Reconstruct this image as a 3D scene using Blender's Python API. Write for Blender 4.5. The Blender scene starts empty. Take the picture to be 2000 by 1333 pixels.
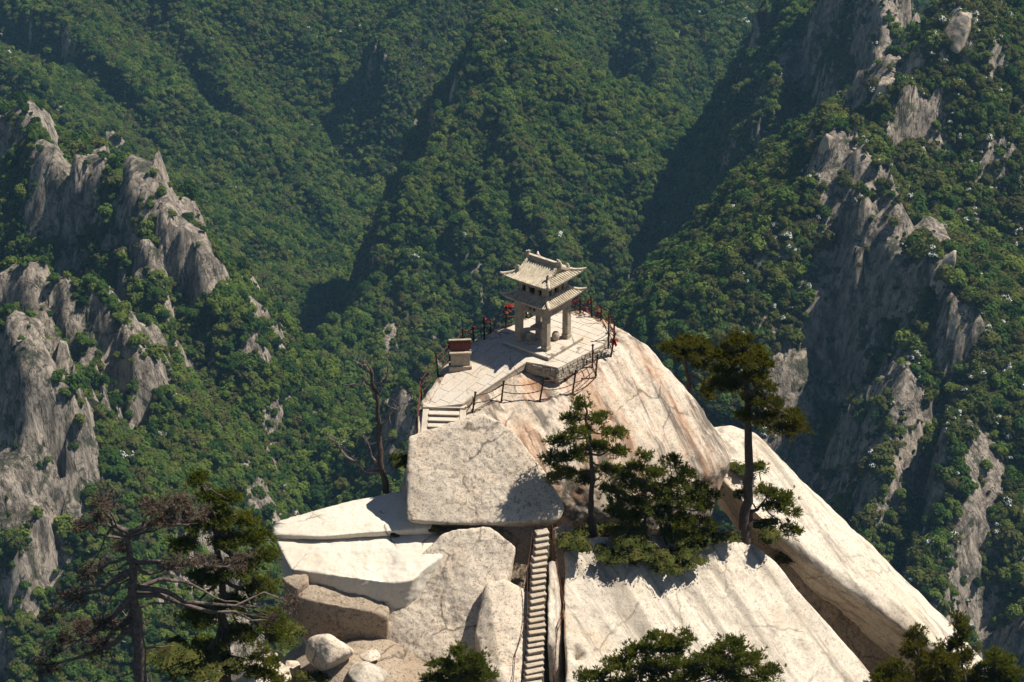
import bpy, bmesh, math, random
import numpy as np
from mathutils import Vector, Matrix

# ------------------------------------------------------------------ camera, sky, sun, exposure
SC = bpy.context.scene
COL = SC.collection
R = math.radians
FPX = 4400.0                     # focal length in pixels of the 2000 px wide photograph
PITCH = R(27.0)
FWD = np.array([0, math.cos(PITCH), -math.sin(PITCH)])
UPV = np.array([0, math.sin(PITCH), math.cos(PITCH)])
def ray(px, py):
    return np.array([(px-1000)/FPX, 0, 0]) + UPV*((666.5-py)/FPX) + FWD
CAM = -ray(1064, 662)*110.0      # the pavilion's floor centre is the world's origin

cam_d = bpy.data.cameras.new('camera'); cam = bpy.data.objects.new('camera', cam_d)
COL.objects.link(cam); SC.camera = cam
cam.location = CAM.tolist(); cam.rotation_euler = (R(90)-PITCH, 0, 0)
cam_d.lens = FPX/2000*36; cam_d.sensor_width = 36; cam_d.clip_start = 1; cam_d.clip_end = 6000

SUN_AZ = R(78)                   # clockwise from +Y (away from the camera) to +X
SUN_EL = R(58)
SUN_DIR = np.array([math.sin(SUN_AZ)*math.cos(SUN_EL), math.cos(SUN_AZ)*math.cos(SUN_EL), math.sin(SUN_EL)])
world = bpy.data.worlds.new('World'); SC.world = world; world.use_nodes = True
wn = world.node_tree.nodes; wl = world.node_tree.links
sky = wn.new('ShaderNodeTexSky'); sky.sky_type = 'NISHITA'; sky.sun_disc = False
sky.sun_elevation = SUN_EL; sky.sun_rotation = SUN_AZ; sky.altitude = 2000; sky.air_density = 1.0; sky.dust_density = 0.6
wl.new(sky.outputs[0], wn['Background'].inputs[0]); wn['Background'].inputs[1].default_value = 0.05
sun_d = bpy.data.lights.new('sun', 'SUN'); sun = bpy.data.objects.new('sun', sun_d); COL.objects.link(sun)
sun_d.energy = 5.0; sun_d.angle = R(0.5); sun_d.color = (1.0, 0.94, 0.84)
sun.rotation_euler = Vector((-SUN_DIR).tolist()).to_track_quat('-Z', 'Y').to_euler()
SC.view_settings.view_transform = 'Standard'; SC.view_settings.look = 'None'
SC.view_settings.exposure = 0.55; SC.view_settings.gamma = 1.0; SC.view_settings.use_curve_mapping = False
SC.render.engine = 'CYCLES'
SC.cycles.use_denoising = True
SC.cycles.max_bounces = 5; SC.cycles.diffuse_bounces = 3; SC.cycles.volume_bounces = 0
SC.cycles.transparent_max_bounces = 6; SC.cycles.use_adaptive_sampling = True; SC.cycles.adaptive_threshold = 0.02

# ------------------------------------------------------------------ helpers
def Py(px, py, y):
    """the point seen at a photograph pixel on the vertical plane at world y"""
    d = ray(px, py); return CAM + d*((y-CAM[1])/d[1])
def Pz(px, py, z):
    d = ray(px, py); return CAM + d*((z-CAM[2])/d[2])
def pix(p):
    v = np.asarray(p, float)-CAM; dz = v@FWD
    return 1000+FPX*v[..., 0]/dz, 666.5-FPX*(v@UPV)/dz

def tag(o, label=None, cat=None, group=None, kind=None):
    if label: o['label'] = label
    if cat: o['category'] = cat
    if group: o['group'] = group
    if kind: o['kind'] = kind
    return o
def empty(name, loc=(0, 0, 0), rz=0.0):
    o = bpy.data.objects.new(name, None); COL.objects.link(o)
    o.location = tuple(loc); o.rotation_euler = (0, 0, rz); o.empty_display_size = 0.2
    return o
def link(name, me, mat=None, parent=None, smooth=False):
    if mat is not None and not me.materials: me.materials.append(mat)
    if smooth: me.polygons.foreach_set('use_smooth', np.ones(len(me.polygons), bool))
    o = bpy.data.objects.new(name, me); COL.objects.link(o)
    if parent is not None: o.parent = parent
    return o
def mesh_np(name, V, F):
    """mesh from an (n,3) array and an (m,3|4) index array"""
    V = np.ascontiguousarray(V, np.float32); F = np.ascontiguousarray(F, np.int32)
    me = bpy.data.meshes.new(name); k = F.shape[1]
    me.vertices.add(len(V)); me.vertices.foreach_set('co', V.ravel())
    me.loops.add(F.size); me.loops.foreach_set('vertex_index', F.ravel())
    me.polygons.add(len(F)); me.polygons.foreach_set('loop_start', np.arange(0, F.size, k, dtype=np.int32))
    me.update(calc_edges=True); me.validate()
    return me

class MB:
    """collects boxes, prisms and tubes that belong to ONE part"""
    def __init__(s): s.v = []; s.f = []
    def add(s, V, F):
        n = len(s.v); s.v += [tuple(map(float, p)) for p in V]; s.f += [tuple(i+n for i in q) for q in F]; return s
    def box(s, x0, x1, y0, y1, z0, z1, M=None):
        V = [(x, y, z) for z in (z0, z1) for x, y in ((x0, y0), (x1, y0), (x1, y1), (x0, y1))]
        if M is not None: V = [M @ Vector(p) for p in V]
        return s.add(V, [(3, 2, 1, 0), (4, 5, 6, 7), (0, 1, 5, 4), (1, 2, 6, 5), (2, 3, 7, 6), (3, 0, 4, 7)])
    def prism(s, poly, z0, z1):
        n = len(poly)
        a = sum(poly[i][0]*poly[(i+1) % n][1]-poly[(i+1) % n][0]*poly[i][1] for i in range(n))
        if a < 0: poly = poly[::-1]
        zz0 = z0 if hasattr(z0, '__len__') else [z0]*n; zz1 = z1 if hasattr(z1, '__len__') else [z1]*n
        if a < 0:
            if hasattr(z0, '__len__'): zz0 = list(z0)[::-1]
            if hasattr(z1, '__len__'): zz1 = list(z1)[::-1]
        V = [(p[0], p[1], zz0[i]) for i, p in enumerate(poly)]+[(p[0], p[1], zz1[i]) for i, p in enumerate(poly)]
        return s.add(V, [tuple(range(n-1, -1, -1)), tuple(range(n, 2*n))]+[(i, (i+1) % n, n+(i+1) % n, n+i) for i in range(n)])
    def tube(s, pts, rad, k=6, cap=True):
        pts = [Vector(p) for p in pts]; n = len(pts)
        rad = rad if hasattr(rad, '__len__') else [rad]*n
        base = len(s.v); prev = None
        for i, p in enumerate(pts):
            t = (pts[min(i+1, n-1)]-pts[max(i-1, 0)]).normalized()
            a = t.orthogonal().normalized() if prev is None else (prev-t*prev.dot(t)).normalized()
            prev = a; b = t.cross(a)
            for j in range(k):
                an = 2*math.pi*j/k; s.v.append(tuple(p+(a*math.cos(an)+b*math.sin(an))*rad[i]))
        for i in range(n-1):
            for j in range(k):
                s.f.append((base+i*k+j, base+i*k+(j+1) % k, base+(i+1)*k+(j+1) % k, base+(i+1)*k+j))
        if cap:
            s.f.append(tuple(base+j for j in range(k-1, -1, -1))); s.f.append(tuple(base+(n-1)*k+j for j in range(k)))
        return s
    def mesh(s, name, bevel=0.0):
        me = bpy.data.meshes.new(name); me.from_pydata(s.v, [], s.f)
        bm = bmesh.new(); bm.from_mesh(me)
        bmesh.ops.recalc_face_normals(bm, faces=bm.faces)
        if bevel: bmesh.ops.bevel(bm, geom=bm.edges[:], offset=bevel, segments=1, affect='EDGES', profile=0.5)
        bm.to_mesh(me); bm.free(); me.update(); return me
    def build(s, name, mat, parent=None, bevel=0.0, smooth=False):
        return link(name, s.mesh(name, bevel), mat, parent, smooth)

# lattice noise on numpy arrays
_rs = np.random.RandomState(7); _PERM = np.concatenate([_rs.permutation(256)]*3); _GR = _rs.normal(size=(256, 3)); _GR /= np.linalg.norm(_GR, axis=1)[:, None]
def perlin(p):
    p = np.asarray(p, float); i = np.floor(p).astype(int); f = p-i; u = f*f*f*(f*(f*6-15)+10); i &= 255
    out = 0
    for dx in (0, 1):
        wx = u[:, 0] if dx else 1-u[:, 0]
        for dy in (0, 1):
            wy = u[:, 1] if dy else 1-u[:, 1]
            for dz in (0, 1):
                wz = u[:, 2] if dz else 1-u[:, 2]
                h = _PERM[_PERM[_PERM[i[:, 0]+dx]+i[:, 1]+dy]+i[:, 2]+dz]
                g = _GR[h]; out = out+wx*wy*wz*(g[:, 0]*(f[:, 0]-dx)+g[:, 1]*(f[:, 1]-dy)+g[:, 2]*(f[:, 2]-dz))
    return out*1.6
def fbm(p, o=4, ridged=False):
    a = 1.0; s = 0; t = 0; q = np.asarray(p, float)
    for k in range(o):
        n = perlin(q+k*17.3); n = 1-2*np.abs(n) if ridged else n
        s = s+a*n; t += a; a *= 0.5; q = q*2.03
    return s/t

# ------------------------------------------------------------------ materials
def nodes(name):
    m = bpy.data.materials.new(name); m.use_nodes = True; nt = m.node_tree
    b = nt.nodes['Principled BSDF']; b.inputs['Specular IOR Level'].default_value = 0.25
    return m, nt, nt.nodes.new, nt.links.new, b
def ramp(N, stops, interp='LINEAR'):
    r = N('ShaderNodeValToRGB'); r.color_ramp.interpolation = interp; e = r.color_ramp.elements
    while len(e) > 1: e.remove(e[-1])
    e[0].position, e[0].color = stops[0][0], (*stops[0][1], 1) if hasattr(stops[0][1], '__len__') else (*[stops[0][1]]*3, 1)
    for p, c in stops[1:]:
        x = e.new(p); x.color = (*c, 1) if hasattr(c, '__len__') else (c, c, c, 1)
    return r
def mixc(N, L, fac, a, b, mode='MIX'):
    m = N('ShaderNodeMix'); m.data_type = 'RGBA'; m.blend_type = mode
    for i, v in ((0, fac), (6, a), (7, b)):
        if hasattr(v, 'is_output'): L(v, m.inputs[i])
        elif i == 0: m.inputs[0].default_value = v
        else: m.inputs[i].default_value = (*v, 1)
    return m.outputs[2]
def noise_n(N, L, vec, scale, detail=5, rough=0.6, dist=0.0):
    n = N('ShaderNodeTexNoise'); n.inputs['Scale'].default_value = scale; n.inputs['Detail'].default_value = detail
    n.inputs['Roughness'].default_value = rough; n.inputs['Distortion'].default_value = dist; L(vec, n.inputs['Vector']); return n.outputs[0]
def mapped(N, L, vec, scale=(1, 1, 1), rot=(0, 0, 0)):
    m = N('ShaderNodeMapping'); m.inputs['Scale'].default_value = scale; m.inputs['Rotation'].default_value = rot; L(vec, m.inputs['Vector']); return m.outputs[0]
def mat_plain(name, col, rough=0.8, var=0.15, scale=6.0, metal=0.0, bump=0.0, bscale=30.0):
    m, nt, N, L, b = nodes(name); g = N('ShaderNodeNewGeometry').outputs['Position']
    f = noise_n(N, L, g, scale, 5, 0.65)
    r = ramp(N, [(0.25, tuple(max(0, c*(1-var*1.6)) for c in col)), (0.55, col), (0.8, tuple(min(1, c*(1+var)) for c in col))]); L(f, r.inputs[0])
    L(r.outputs[0], b.inputs['Base Color']); b.inputs['Roughness'].default_value = rough; b.inputs['Metallic'].default_value = metal
    if bump:
        bp = N('ShaderNodeBump'); bp.inputs['Strength'].default_value = bump; bp.inputs['Distance'].default_value = 0.03
        L(noise_n(N, L, g, bscale, 4), bp.inputs['Height']); L(bp.outputs[0], b.inputs['Normal'])
    return m
def mat_rock(name, light, mid, dark, spk=0.5, rust=0.0, streak=0.0, scale=1.0, bump=0.5, bdist=0.08, lich=0.5, moss=0.0, sdir=None, crack=.75):
    m, nt, N, L, b = nodes(name); g = N('ShaderNodeNewGeometry').outputs['Position']
    big = noise_n(N, L, g, 0.22*scale, 5, 0.6, 0.4)
    r = ramp(N, [(0.32, mid), (0.5, light), (0.68, tuple(0.5*a+0.5*c for a, c in zip(light, mid)))]); L(big, r.inputs[0]); c = r.outputs[0]
    warm = noise_n(N, L, mapped(N, L, g, (1, 1, .7)), 0.6*scale, 6, 0.7, 0.8)
    wr = ramp(N, [(0.5, 0.0), (0.72, 1.0)]); L(warm, wr.inputs[0])
    c = mixc(N, L, wr.outputs[0], c, mixc(N, L, 0.3, c, (light[0]*.95, light[1]*.72, light[2]*.5)))
    # lichen patches, then fine mineral speckle
    lp = noise_n(N, L, g, 1.7*scale, 7, 0.72, 0.3); lr = ramp(N, [(0.53, 0.0), (0.66, lich)]); L(lp, lr.inputs[0])
    c = mixc(N, L, lr.outputs[0], c, tuple(0.75*x for x in dark) if lich > .6 else dark)
    sp = noise_n(N, L, g, 4.5*scale, 4, 0.8); sr = ramp(N, [(0.55, 0.0), (0.61, spk)]); L(sp, sr.inputs[0])
    c = mixc(N, L, sr.outputs[0], c, tuple(0.55*x for x in dark))
    sp = noise_n(N, L, g, 11.0*scale, 3, 0.8); sr = ramp(N, [(0.55, 0.0), (0.62, spk)]); L(sp, sr.inputs[0])
    c = mixc(N, L, sr.outputs[0], c, tuple(0.42*x for x in dark))
    rot = (0, 0, 0)
    if streak:
        rot = (0, 0, 0) if sdir is None else tuple(Vector(sdir).to_track_quat('Z', 'Y').inverted().to_euler())
        sv = noise_n(N, L, mapped(N, L, mapped(N, L, g, rot=rot), (1.5*scale, 1.5*scale, 0.09*scale)), 1.0, 6, 0.7, 0.15)
        st = ramp(N, [(0.48, 0.0), (0.6, streak)]); L(sv, st.inputs[0]); c = mixc(N, L, st.outputs[0], c, tuple(0.45*x for x in dark))
    if rust:
        rv = noise_n(N, L, mapped(N, L, mapped(N, L, g, rot=rot), (0.7, 0.7, 0.12)), 1.1, 6, 0.7, 0.3)
        rr = ramp(N, [(0.5, 0.0), (0.7, rust)]); L(rv, rr.inputs[0]); c = mixc(N, L, rr.outputs[0], c, (0.36, 0.15, 0.055))
    if moss:
        mv = noise_n(N, L, g, 0.8, 6, 0.7); mr = ramp(N, [(0.6, 0.0), (0.7, moss)]); L(mv, mr.inputs[0]); c = mixc(N, L, mr.outputs[0], c, (0.05, 0.06, 0.02))
    # long intermittent joints
    wv = N('ShaderNodeVectorMath'); wv.operation = 'MULTIPLY_ADD'; nz = N('ShaderNodeTexNoise'); nz.inputs['Scale'].default_value = .9; nz.inputs['Detail'].default_value = 6; L(g, nz.inputs['Vector'])
    L(nz.outputs['Color'], wv.inputs[0]); wv.inputs[1].default_value = (1.1, 1.1, 1.1); L(g, wv.inputs[2])
    vo = N('ShaderNodeTexVoronoi'); vo.feature = 'DISTANCE_TO_EDGE'; vo.inputs['Scale'].default_value = 1.0; L(mapped(N, L, wv.outputs[0], (.30*scale, .22*scale, .34*scale), (R(20), R(35), R(15))), vo.inputs['Vector'])
    vr = ramp(N, [(0.0, 1.0), (0.009, .7), (0.02, 0.0)]); L(vo.outputs['Distance'], vr.inputs[0])
    ms = ramp(N, [(0.47, 0.0), (0.58, crack)]); L(noise_n(N, L, g, .45, 4, .6), ms.inputs[0]); mm = N('ShaderNodeMath'); mm.operation = 'MULTIPLY'; L(vr.outputs[0], mm.inputs[0]); L(ms.outputs[0], mm.inputs[1])
    c = mixc(N, L, mm.outputs[0], c, (.05, .04, .032))
    L(c, b.inputs['Base Color']); b.inputs['Roughness'].default_value = 0.9
    bp = N('ShaderNodeBump'); bp.inputs['Strength'].default_value = bump; bp.inputs['Distance'].default_value = bdist
    h = N('ShaderNodeMath'); h.operation = 'ADD'; L(noise_n(N, L, g, 3.5*scale, 9, 0.75), h.inputs[0])
    h2 = N('ShaderNodeMath'); h2.operation = 'MULTIPLY'; h2.inputs[1].default_value = 0.5; L(noise_n(N, L, g, 16*scale, 3, 0.7), h2.inputs[0]); L(h2.outputs[0], h.inputs[1])
    L(h.outputs[0], bp.inputs['Height']); L(bp.outputs[0], b.inputs['Normal'])
    return m
def mat_leaf(name, cols, rough=0.6, trans=0.25, nscale=0.15, by_obj=True):
    """foliage colour from a ramp driven by the plant (random per object) and a soft noise"""
    m, nt, N, L, b = nodes(name)
    r = ramp(N, [(i/(len(cols)-1), c) for i, c in enumerate(cols)])
    g = N('ShaderNodeNewGeometry').outputs['Position']
    n = noise_n(N, L, g, nscale, 3, 0.6)
    a = N('ShaderNodeMath'); a.operation = 'MULTIPLY_ADD'; L(n, a.inputs[0]); a.inputs[1].default_value = 1.1 if by_obj else 1.8; a.inputs[2].default_value = -0.5 if by_obj else -0.4
    if by_obj:
        oi = N('ShaderNodeObjectInfo'); s = N('ShaderNodeMath'); s.operation = 'ADD'; L(a.outputs[0], s.inputs[0]); L(oi.outputs['Random'], s.inputs[1]); L(s.outputs[0], r.inputs[0])
    else: L(a.outputs[0], r.inputs[0])
    d = N('ShaderNodeBsdfDiffuse'); L(r.outputs[0], d.inputs[0])
    t = N('ShaderNodeBsdfTranslucent'); L(mixc(N, L, 1.0, r.outputs[0], (1.0, 1.0, 0.5), 'MULTIPLY'), t.inputs[0])
    mx = N('ShaderNodeMixShader'); mx.inputs[0].default_value = trans; L(d.outputs[0], mx.inputs[1]); L(t.outputs[0], mx.inputs[2])
    L(mx.outputs[0], nt.nodes['Material Output'].inputs['Surface']); nt.nodes.remove(b)
    return m
# ------------------------------------------------------------------ the mountains beyond the summit
def RP(*pts):
    return np.array([Py(px, py, D+CAM[1]) for px, py, D in pts])
RPL = lambda *p: RP(*p)-np.array([0, 0, 8.5])
GX0, GX1, GY0, GY1, GS = -330.0, 330.0, 150.0, 1400.0, 1.7
gx = np.arange(GX0, GX1+.1, GS); gy = np.arange(GY0, GY1+.1, GS)
GXX, GYY = np.meshgrid(gx, gy); P2 = np.stack([GXX.ravel(), GYY.ravel()], 1)
# warp the plan a little so that crests wander
wq = np.stack([P2[:, 0], P2[:, 1], np.zeros(len(P2))], 1)
WX = fbm(wq/90, 3)*16+fbm(wq/28+5, 3)*6; WY = fbm(wq/90+31, 3)*16+fbm(wq/28+47, 3)*6
def ridge_h(line, sl, sr=None, c=0.0, cr=None, warp=1.0):
    """height field of one crest line: falls with slope sl on its left side, sr on its right (seen walking along it), steeper further out"""
    sr = sl if sr is None else sr; cr = c if cr is None else cr
    Q = P2+np.stack([WX, WY], 1)*warp
    best = np.full(len(Q), -1e9)
    for a, b in zip(line[:-1], line[1:]):
        ab = b[:2]-a[:2]; l2 = ab@ab
        t = np.clip(((Q-a[:2])@ab)/l2, 0, 1)
        d = Q-(a[:2]+t[:, None]*ab); dist = np.hypot(d[:, 0], d[:, 1])
        w = .5+.5*np.clip((ab[0]*d[:, 1]-ab[1]*d[:, 0])/(math.sqrt(l2)*np.maximum(dist, .01))*1.6, -1, 1); w = w*w*(3-2*w)
        h = a[2]+t*(b[2]-a[2])-(sr+(sl-sr)*w)*dist-(cr+(c-cr)*w)*dist**2
        best = np.maximum(best, h)
    return best
floor_h = -505+0.06*np.abs(P2[:, 0])+np.clip((P2[:, 1]-900)*0.12, -30, 60)
H = [floor_h]
# centre spur: a steep wooded pyramid with ribs running down both flanks
SD = lambda py: 985-(py-55)*.225
H.append(ridge_h(RP((1060, -220, 1360), (1050, -60, 1260), (1010, 30, 1190)), .8, 2.2, .002, .006, warp=.5))
H.append(ridge_h(RP((985, 38, 1000), (955, 45, 986), (905, 330, SD(330)), (885, 560, SD(560)), (850, 760, SD(760))), .8, 2.2, .003, .006, warp=.4))
H.append(ridge_h(RP((955, 45, 986), (815, 320, SD(320)), (715, 560, SD(560)-15), (625, 750, SD(750)-25)), .6, 2.6, .0, .004, warp=.3))
H.append(ridge_h(RP((965, 70, 982), (1080, 300, SD(300)), (1165, 470, SD(470)-5), (1240, 620, SD(620)-8)), 1.5, 1.1, .006, .012, warp=.5))
for l in ([(935, 180), (840, 430), (770, 620)], [(895, 400), (855, 560), (800, 700)], [(880, 200), (800, 400), (720, 600)],
          [(955, 140), (1010, 320), (1060, 500)], [(920, 330), (975, 500), (1010, 640)]):
    H.append(ridge_h(RP(*[(x, y, SD(y)-14+6*(i == 0)) for i, (x, y) in enumerate(l)]), .95, 2.1, .004, .01, warp=.5))
H.append(ridge_h(RP((840, -100, 1260), (790, 20, 1215), (745, 110, 1180)), 1.6, 1.6, .004, warp=.6))
# slopes behind on the left
for l in ([(-40, -60, 1250), (60, 0, 1205), (250, 150, 1145), (400, 330, 1090), (540, 540, 1040)],
          [(200, -120, 1300), (330, 20, 1230), (450, 160, 1180), (560, 310, 1130), (640, 450, 1085)],
          [(450, -130, 1320), (560, 0, 1255), (640, 110, 1215), (730, 260, 1165)],
          [(100, -60, 1270), (180, 60, 1200), (330, 230, 1140), (470, 420, 1085)],
          [(-60, 80, 1130), (100, 210, 1075), (240, 330, 1035), (370, 510, 1000)],
          [(-40, 250, 1000), (150, 330, 985), (300, 450, 965), (400, 570, 950)]):
    H.append(ridge_h(RP(*l), .6, 1.75, warp=.7))
# slopes behind on the right
for l in ([(1180, -120, 1290), (1250, 60, 1215), (1310, 240, 1150), (1340, 420, 1095), (1340, 560, 1060)],
          [(1330, -120, 1310), (1380, 60, 1225), (1420, 240, 1160), (1420, 420, 1105)],
          [(1450, -120, 1310), (1480, 60, 1225), (1500, 200, 1170), (1490, 380, 1110)],
          [(1600, -100, 1280), (1590, 100, 1190), (1540, 330, 1110)]):
    H.append(ridge_h(RP(*l), .65, 1.5, warp=.7))
H.append(-150+(P2[:, 1]-1440)*.75)                      # the wall that closes the valley
# shaded buttress at the upper right
H.append(ridge_h(RP((1660, -140, 900), (1700, -20, 850), (1715, 90, 810), (1720, 170, 780)), 1.3, 2.6, .01, .004, warp=.5))
H.append(ridge_h(RP((1570, -80, 950), (1560, 30, 900), (1530, 130, 870), (1500, 210, 850)), 1.3, 1.8, .01, .004, warp=.6))
# right-hand ridge with its little rock peak
H.append(ridge_h(RPL((2060, -120, 740), (1930, -20, 705), (1890, 55, 690), (1810, 125, 676), (1725, 185, 660), (1665, 262, 640), (1622, 285, 622)), 1.15, .5, .004, .006, warp=.35))
H.append(ridge_h(RPL((1622, 285, 622), (1700, 345, 606), (1752, 430, 588), (1822, 520, 568), (1862, 625, 553), (1895, 740, 538), (1930, 920, 515), (1960, 1100, 495)), .45, 2.5, .0025, .01, warp=.3))
H.append(ridge_h(RPL((1622, 285, 622), (1560, 325, 616), (1480, 400, 608), (1400, 520, 600), (1325, 660, 592)), 1.35, .95, .008, .006, warp=.5))
H.append(ridge_h(RPL((1800, 520, 565), (1750, 700, 540), (1700, 880, 520), (1660, 1040, 505)), 1.35, 2.2, .008, .01, warp=.6))
H.append(ridge_h(RPL((1880, 760, 530), (1830, 900, 512), (1790, 1050, 495)), 1.3, 2.0, .006, .01, warp=.6))
H.append(ridge_h(RPL((2150, 120, 720), (2080, 400, 640), (2060, 700, 580), (2080, 1000, 520)), .8, .8, .004))
# left-hand cliffs
H.append(ridge_h(RPL((-160, 60, 760), (0, 182, 720), (60, 262, 702), (110, 292, 690), (200, 316, 680), (262, 332, 670), (300, 395, 660), (350, 432, 650), (402, 545, 636)), 1.0, 1.4, .005, .003, warp=.35))
H.append(ridge_h(RPL((262, 332, 670), (270, 450, 650), (300, 560, 632), (325, 700, 612)), 1.6, 2.2, .01, .01, warp=.3))
H.append(ridge_h(RPL((-120, 430, 620), (0, 505, 600), (100, 560, 592), (172, 562, 586), (252, 660, 575), (300, 765, 565), (335, 850, 556)), 1.05, 1.35, .005, .003, warp=.4))
H.append(ridge_h(RPL((-120, 560, 560), (0, 600, 542), (50, 622, 536), (76, 700, 528), (105, 830, 518), (60, 1020, 500), (40, 1250, 480)), 1.15, 1.4, .006, .003, warp=.4))
H.append(ridge_h(RPL((105, 690, 560), (170, 740, 552), (215, 840, 542), (240, 960, 530)), 1.4, 1.5, .01, .004, warp=.4))
# nearer wooded shoulder below the summit
H.append(ridge_h(RP((800, 815, 600), (705, 855, 610), (600, 907, 622), (480, 1010, 634), (330, 1120, 640), (150, 1260, 640)), .7, 1.2, .004, .012, warp=.4))
Z = np.max(np.stack(H), 0)
WHO = np.argmax(np.stack(H), 0)
gq = np.stack([P2[:, 0]+WX, P2[:, 1]+WY, np.zeros(len(P2))], 1)
Z = Z+(fbm(gq/80+3, 5, ridged=True)-.42)*np.where(P2[:, 1] > 700, 21, 14)+fbm(gq/26, 4)*6
Z = Z.reshape(GXX.shape); ny, nx = Z.shape
def blur(A):
    B = np.pad(A, 1, mode='edge'); return (B[:-2, 1:-1]+B[2:, 1:-1]+B[1:-1, :-2]+B[1:-1, 2:]+2*B[1:-1, 1:-1])/6
Z = blur(blur(blur(Z)))
def ground_z(x, y):
    u = np.clip((x-GX0)/GS, 0, nx-1.001); v = np.clip((y-GY0)/GS, 0, ny-1.001); i = u.astype(int); j = v.astype(int); a = u-i; c = v-j
    return Z[j, i]*(1-a)*(1-c)+Z[j, i+1]*a*(1-c)+Z[j+1, i]*(1-a)*c+Z[j+1, i+1]*a*c
def surf(px, py):
    """where the view ray through a pixel first meets the mountains"""
    d = ray(px, py); t = np.arange(330, 1500, 1.0); p = CAM+d*t[:, None]; ok = (p[:, 1] > GY0) & (p[:, 2] < ground_z(p[:, 0], p[:, 1]))
    return p[np.argmax(ok)] if ok.any() else p[-1]
# rock ribs that stand out of the spur's foot and of the left-hand slope
RIBS = []
for l, wd, up in (([(790, 545), (800, 640), (795, 730)], 5, 9), ([(905, 475), (930, 560), (958, 655)], 7, 9), ([(762, 690), (768, 760), (775, 850)], 6, 10),
                  ([(832, 690), (836, 760), (840, 820)], 5, 9), ([(880, 390), (884, 420)], 3, 6), ([(965, 340), (975, 380)], 3, 6),
                  ([(285, 545), (300, 610), (325, 690)], 6, 8), ([(345, 395), (362, 440)], 5, 7), ([(270, 660), (300, 740)], 6, 8),
                  ([(1895, 25), (1850, 85), (1805, 132)], 6, 9), ([(1712, 178), (1732, 228)], 8, 9), ([(1622, 283), (1640, 305)], 6, 8), ([(1692, 345), (1716, 372)], 5, 7), ([(1745, 425), (1765, 465)], 5, 8), ([(1825, 505), (1848, 585), (1872, 662)], 7, 11), ([(1890, 930), (1905, 1040)], 9, 7),
                  ([(235, 330), (285, 400), (310, 470)], 9, 12), ([(150, 305), (190, 400), (215, 480)], 8, 10), ([(40, 220), (80, 300), (100, 370)], 8, 10), ([(345, 440), (390, 525)], 6, 9), ([(45, 620), (70, 700), (85, 790)], 9, 12), ([(180, 570), (205, 650)], 6, 9), ([(120, 600), (140, 680)], 6, 9), ([(245, 660), (275, 750)], 6, 9), ([(165, 740), (190, 800)], 6, 8), ([(30, 1000), (60, 1100)], 8, 10)):
    q = np.array([surf(*p) for p in l])
    best = np.zeros(len(P2))
    for a, b in zip(q[:-1], q[1:]):
        ab = b[:2]-a[:2]; t = np.clip(((P2-a[:2])@ab)/(ab@ab), 0, 1); d = P2+np.stack([WX, WY], 1)*.15-(a[:2]+t[:, None]*ab)
        best = np.maximum(best, up*np.clip(1.4-np.hypot(d[:, 0], d[:, 1])/wd, 0, 1))
    RIBS.append(best)
RIB = np.max(np.stack(RIBS), 0).reshape(Z.shape); Z = Z+RIB
# faces too sheer for trees: below the little peak, the buttress and the pale slabs low on the right
SHEER = np.zeros(len(P2))
for l, wd in (([(1655, 335), (1655, 480), (1645, 640), (1630, 760)], 9), ([(1690, 400), (1690, 560), (1670, 700)], 9), ([(1750, 20), (1735, 80), (1715, 130)], 16), ([(1600, 60), (1570, 150)], 14), ([(1560, 860), (1600, 960)], 10),
              ([(1915, 920), (1905, 1010), (1890, 1140)], 9), ([(1730, 760), (1745, 860)], 7), ([(130, 330), (150, 420)], 12), ([(265, 360), (290, 470)], 12), ([(50, 650), (60, 720)], 8), ([(370, 470), (395, 530)], 7)):
    q = np.array([surf(*p) for p in l])
    for a, b in zip(q[:-1], q[1:]):
        ab = b[:2]-a[:2]; t = np.clip(((P2-a[:2])@ab)/(ab@ab+1e-6), 0, 1); d = P2+np.stack([WX, WY], 1)*.4-(a[:2]+t[:, None]*ab)
        SHEER = np.maximum(SHEER, np.clip(1.5-np.hypot(d[:, 0], d[:, 1])/wd, 0, 1))
SHEER = SHEER.reshape(Z.shape)
gzy, gzx = np.gradient(Z, GS); STEEP = np.hypot(gzx, gzy)
# cliff faces: fine fluting where the ground is steep
fl = fbm(np.stack([P2[:, 0]/9, P2[:, 1]/9, Z.ravel()/60], 1), 4, ridged=True).reshape(Z.shape)
fl2 = fbm(np.stack([P2[:, 0]/4.5+9, P2[:, 1]/4.5, Z.ravel()/30], 1), 3, ridged=True).reshape(Z.shape)
# granite joints: blocks of unlike height, cells drawn out up and down the face
def blocks(P, cell, seed):
    u = P/cell; i0 = np.floor(u).astype(np.int64); best = np.full(len(P), 9.0); val = np.zeros(len(P))
    for dx in (-1, 0, 1):
        for dy in (-1, 0, 1):
            c = i0+np.array([dx, dy]); h = (c[:, 0]*73856093 ^ c[:, 1]*19349663 ^ seed*83492791) & 0xffff
            r1 = ((h*1103+12345) & 0xffff)/65535.; r2_ = ((h*2731+777) & 0xffff)/65535.; r3_ = ((h*4591+99) & 0xffff)/65535.
            d = (u[:, 0]-c[:, 0]-r1)**2+(u[:, 1]-c[:, 1]-r2_)**2; m = d < best; best = np.where(m, d, best); val = np.where(m, r3_, val)
    return val-.5
PW = P2+np.stack([WX, WY], 1)*.25
BLK = (blocks(PW, 11.0, 3)*1.2+blocks(PW, 5.5, 8)*.8).reshape(Z.shape)
CLIFF = np.clip((blur(blur(STEEP))-1.15)*1.1, 0, 1.4)
Z = Z+((fl-.42)*6+(fl2-.42)*3+BLK*9)*CLIFF
gzy, gzx = np.gradient(Z, GS); STEEP = np.hypot(gzx, gzy)
idx = np.arange(nx*ny).reshape(ny, nx)
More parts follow.
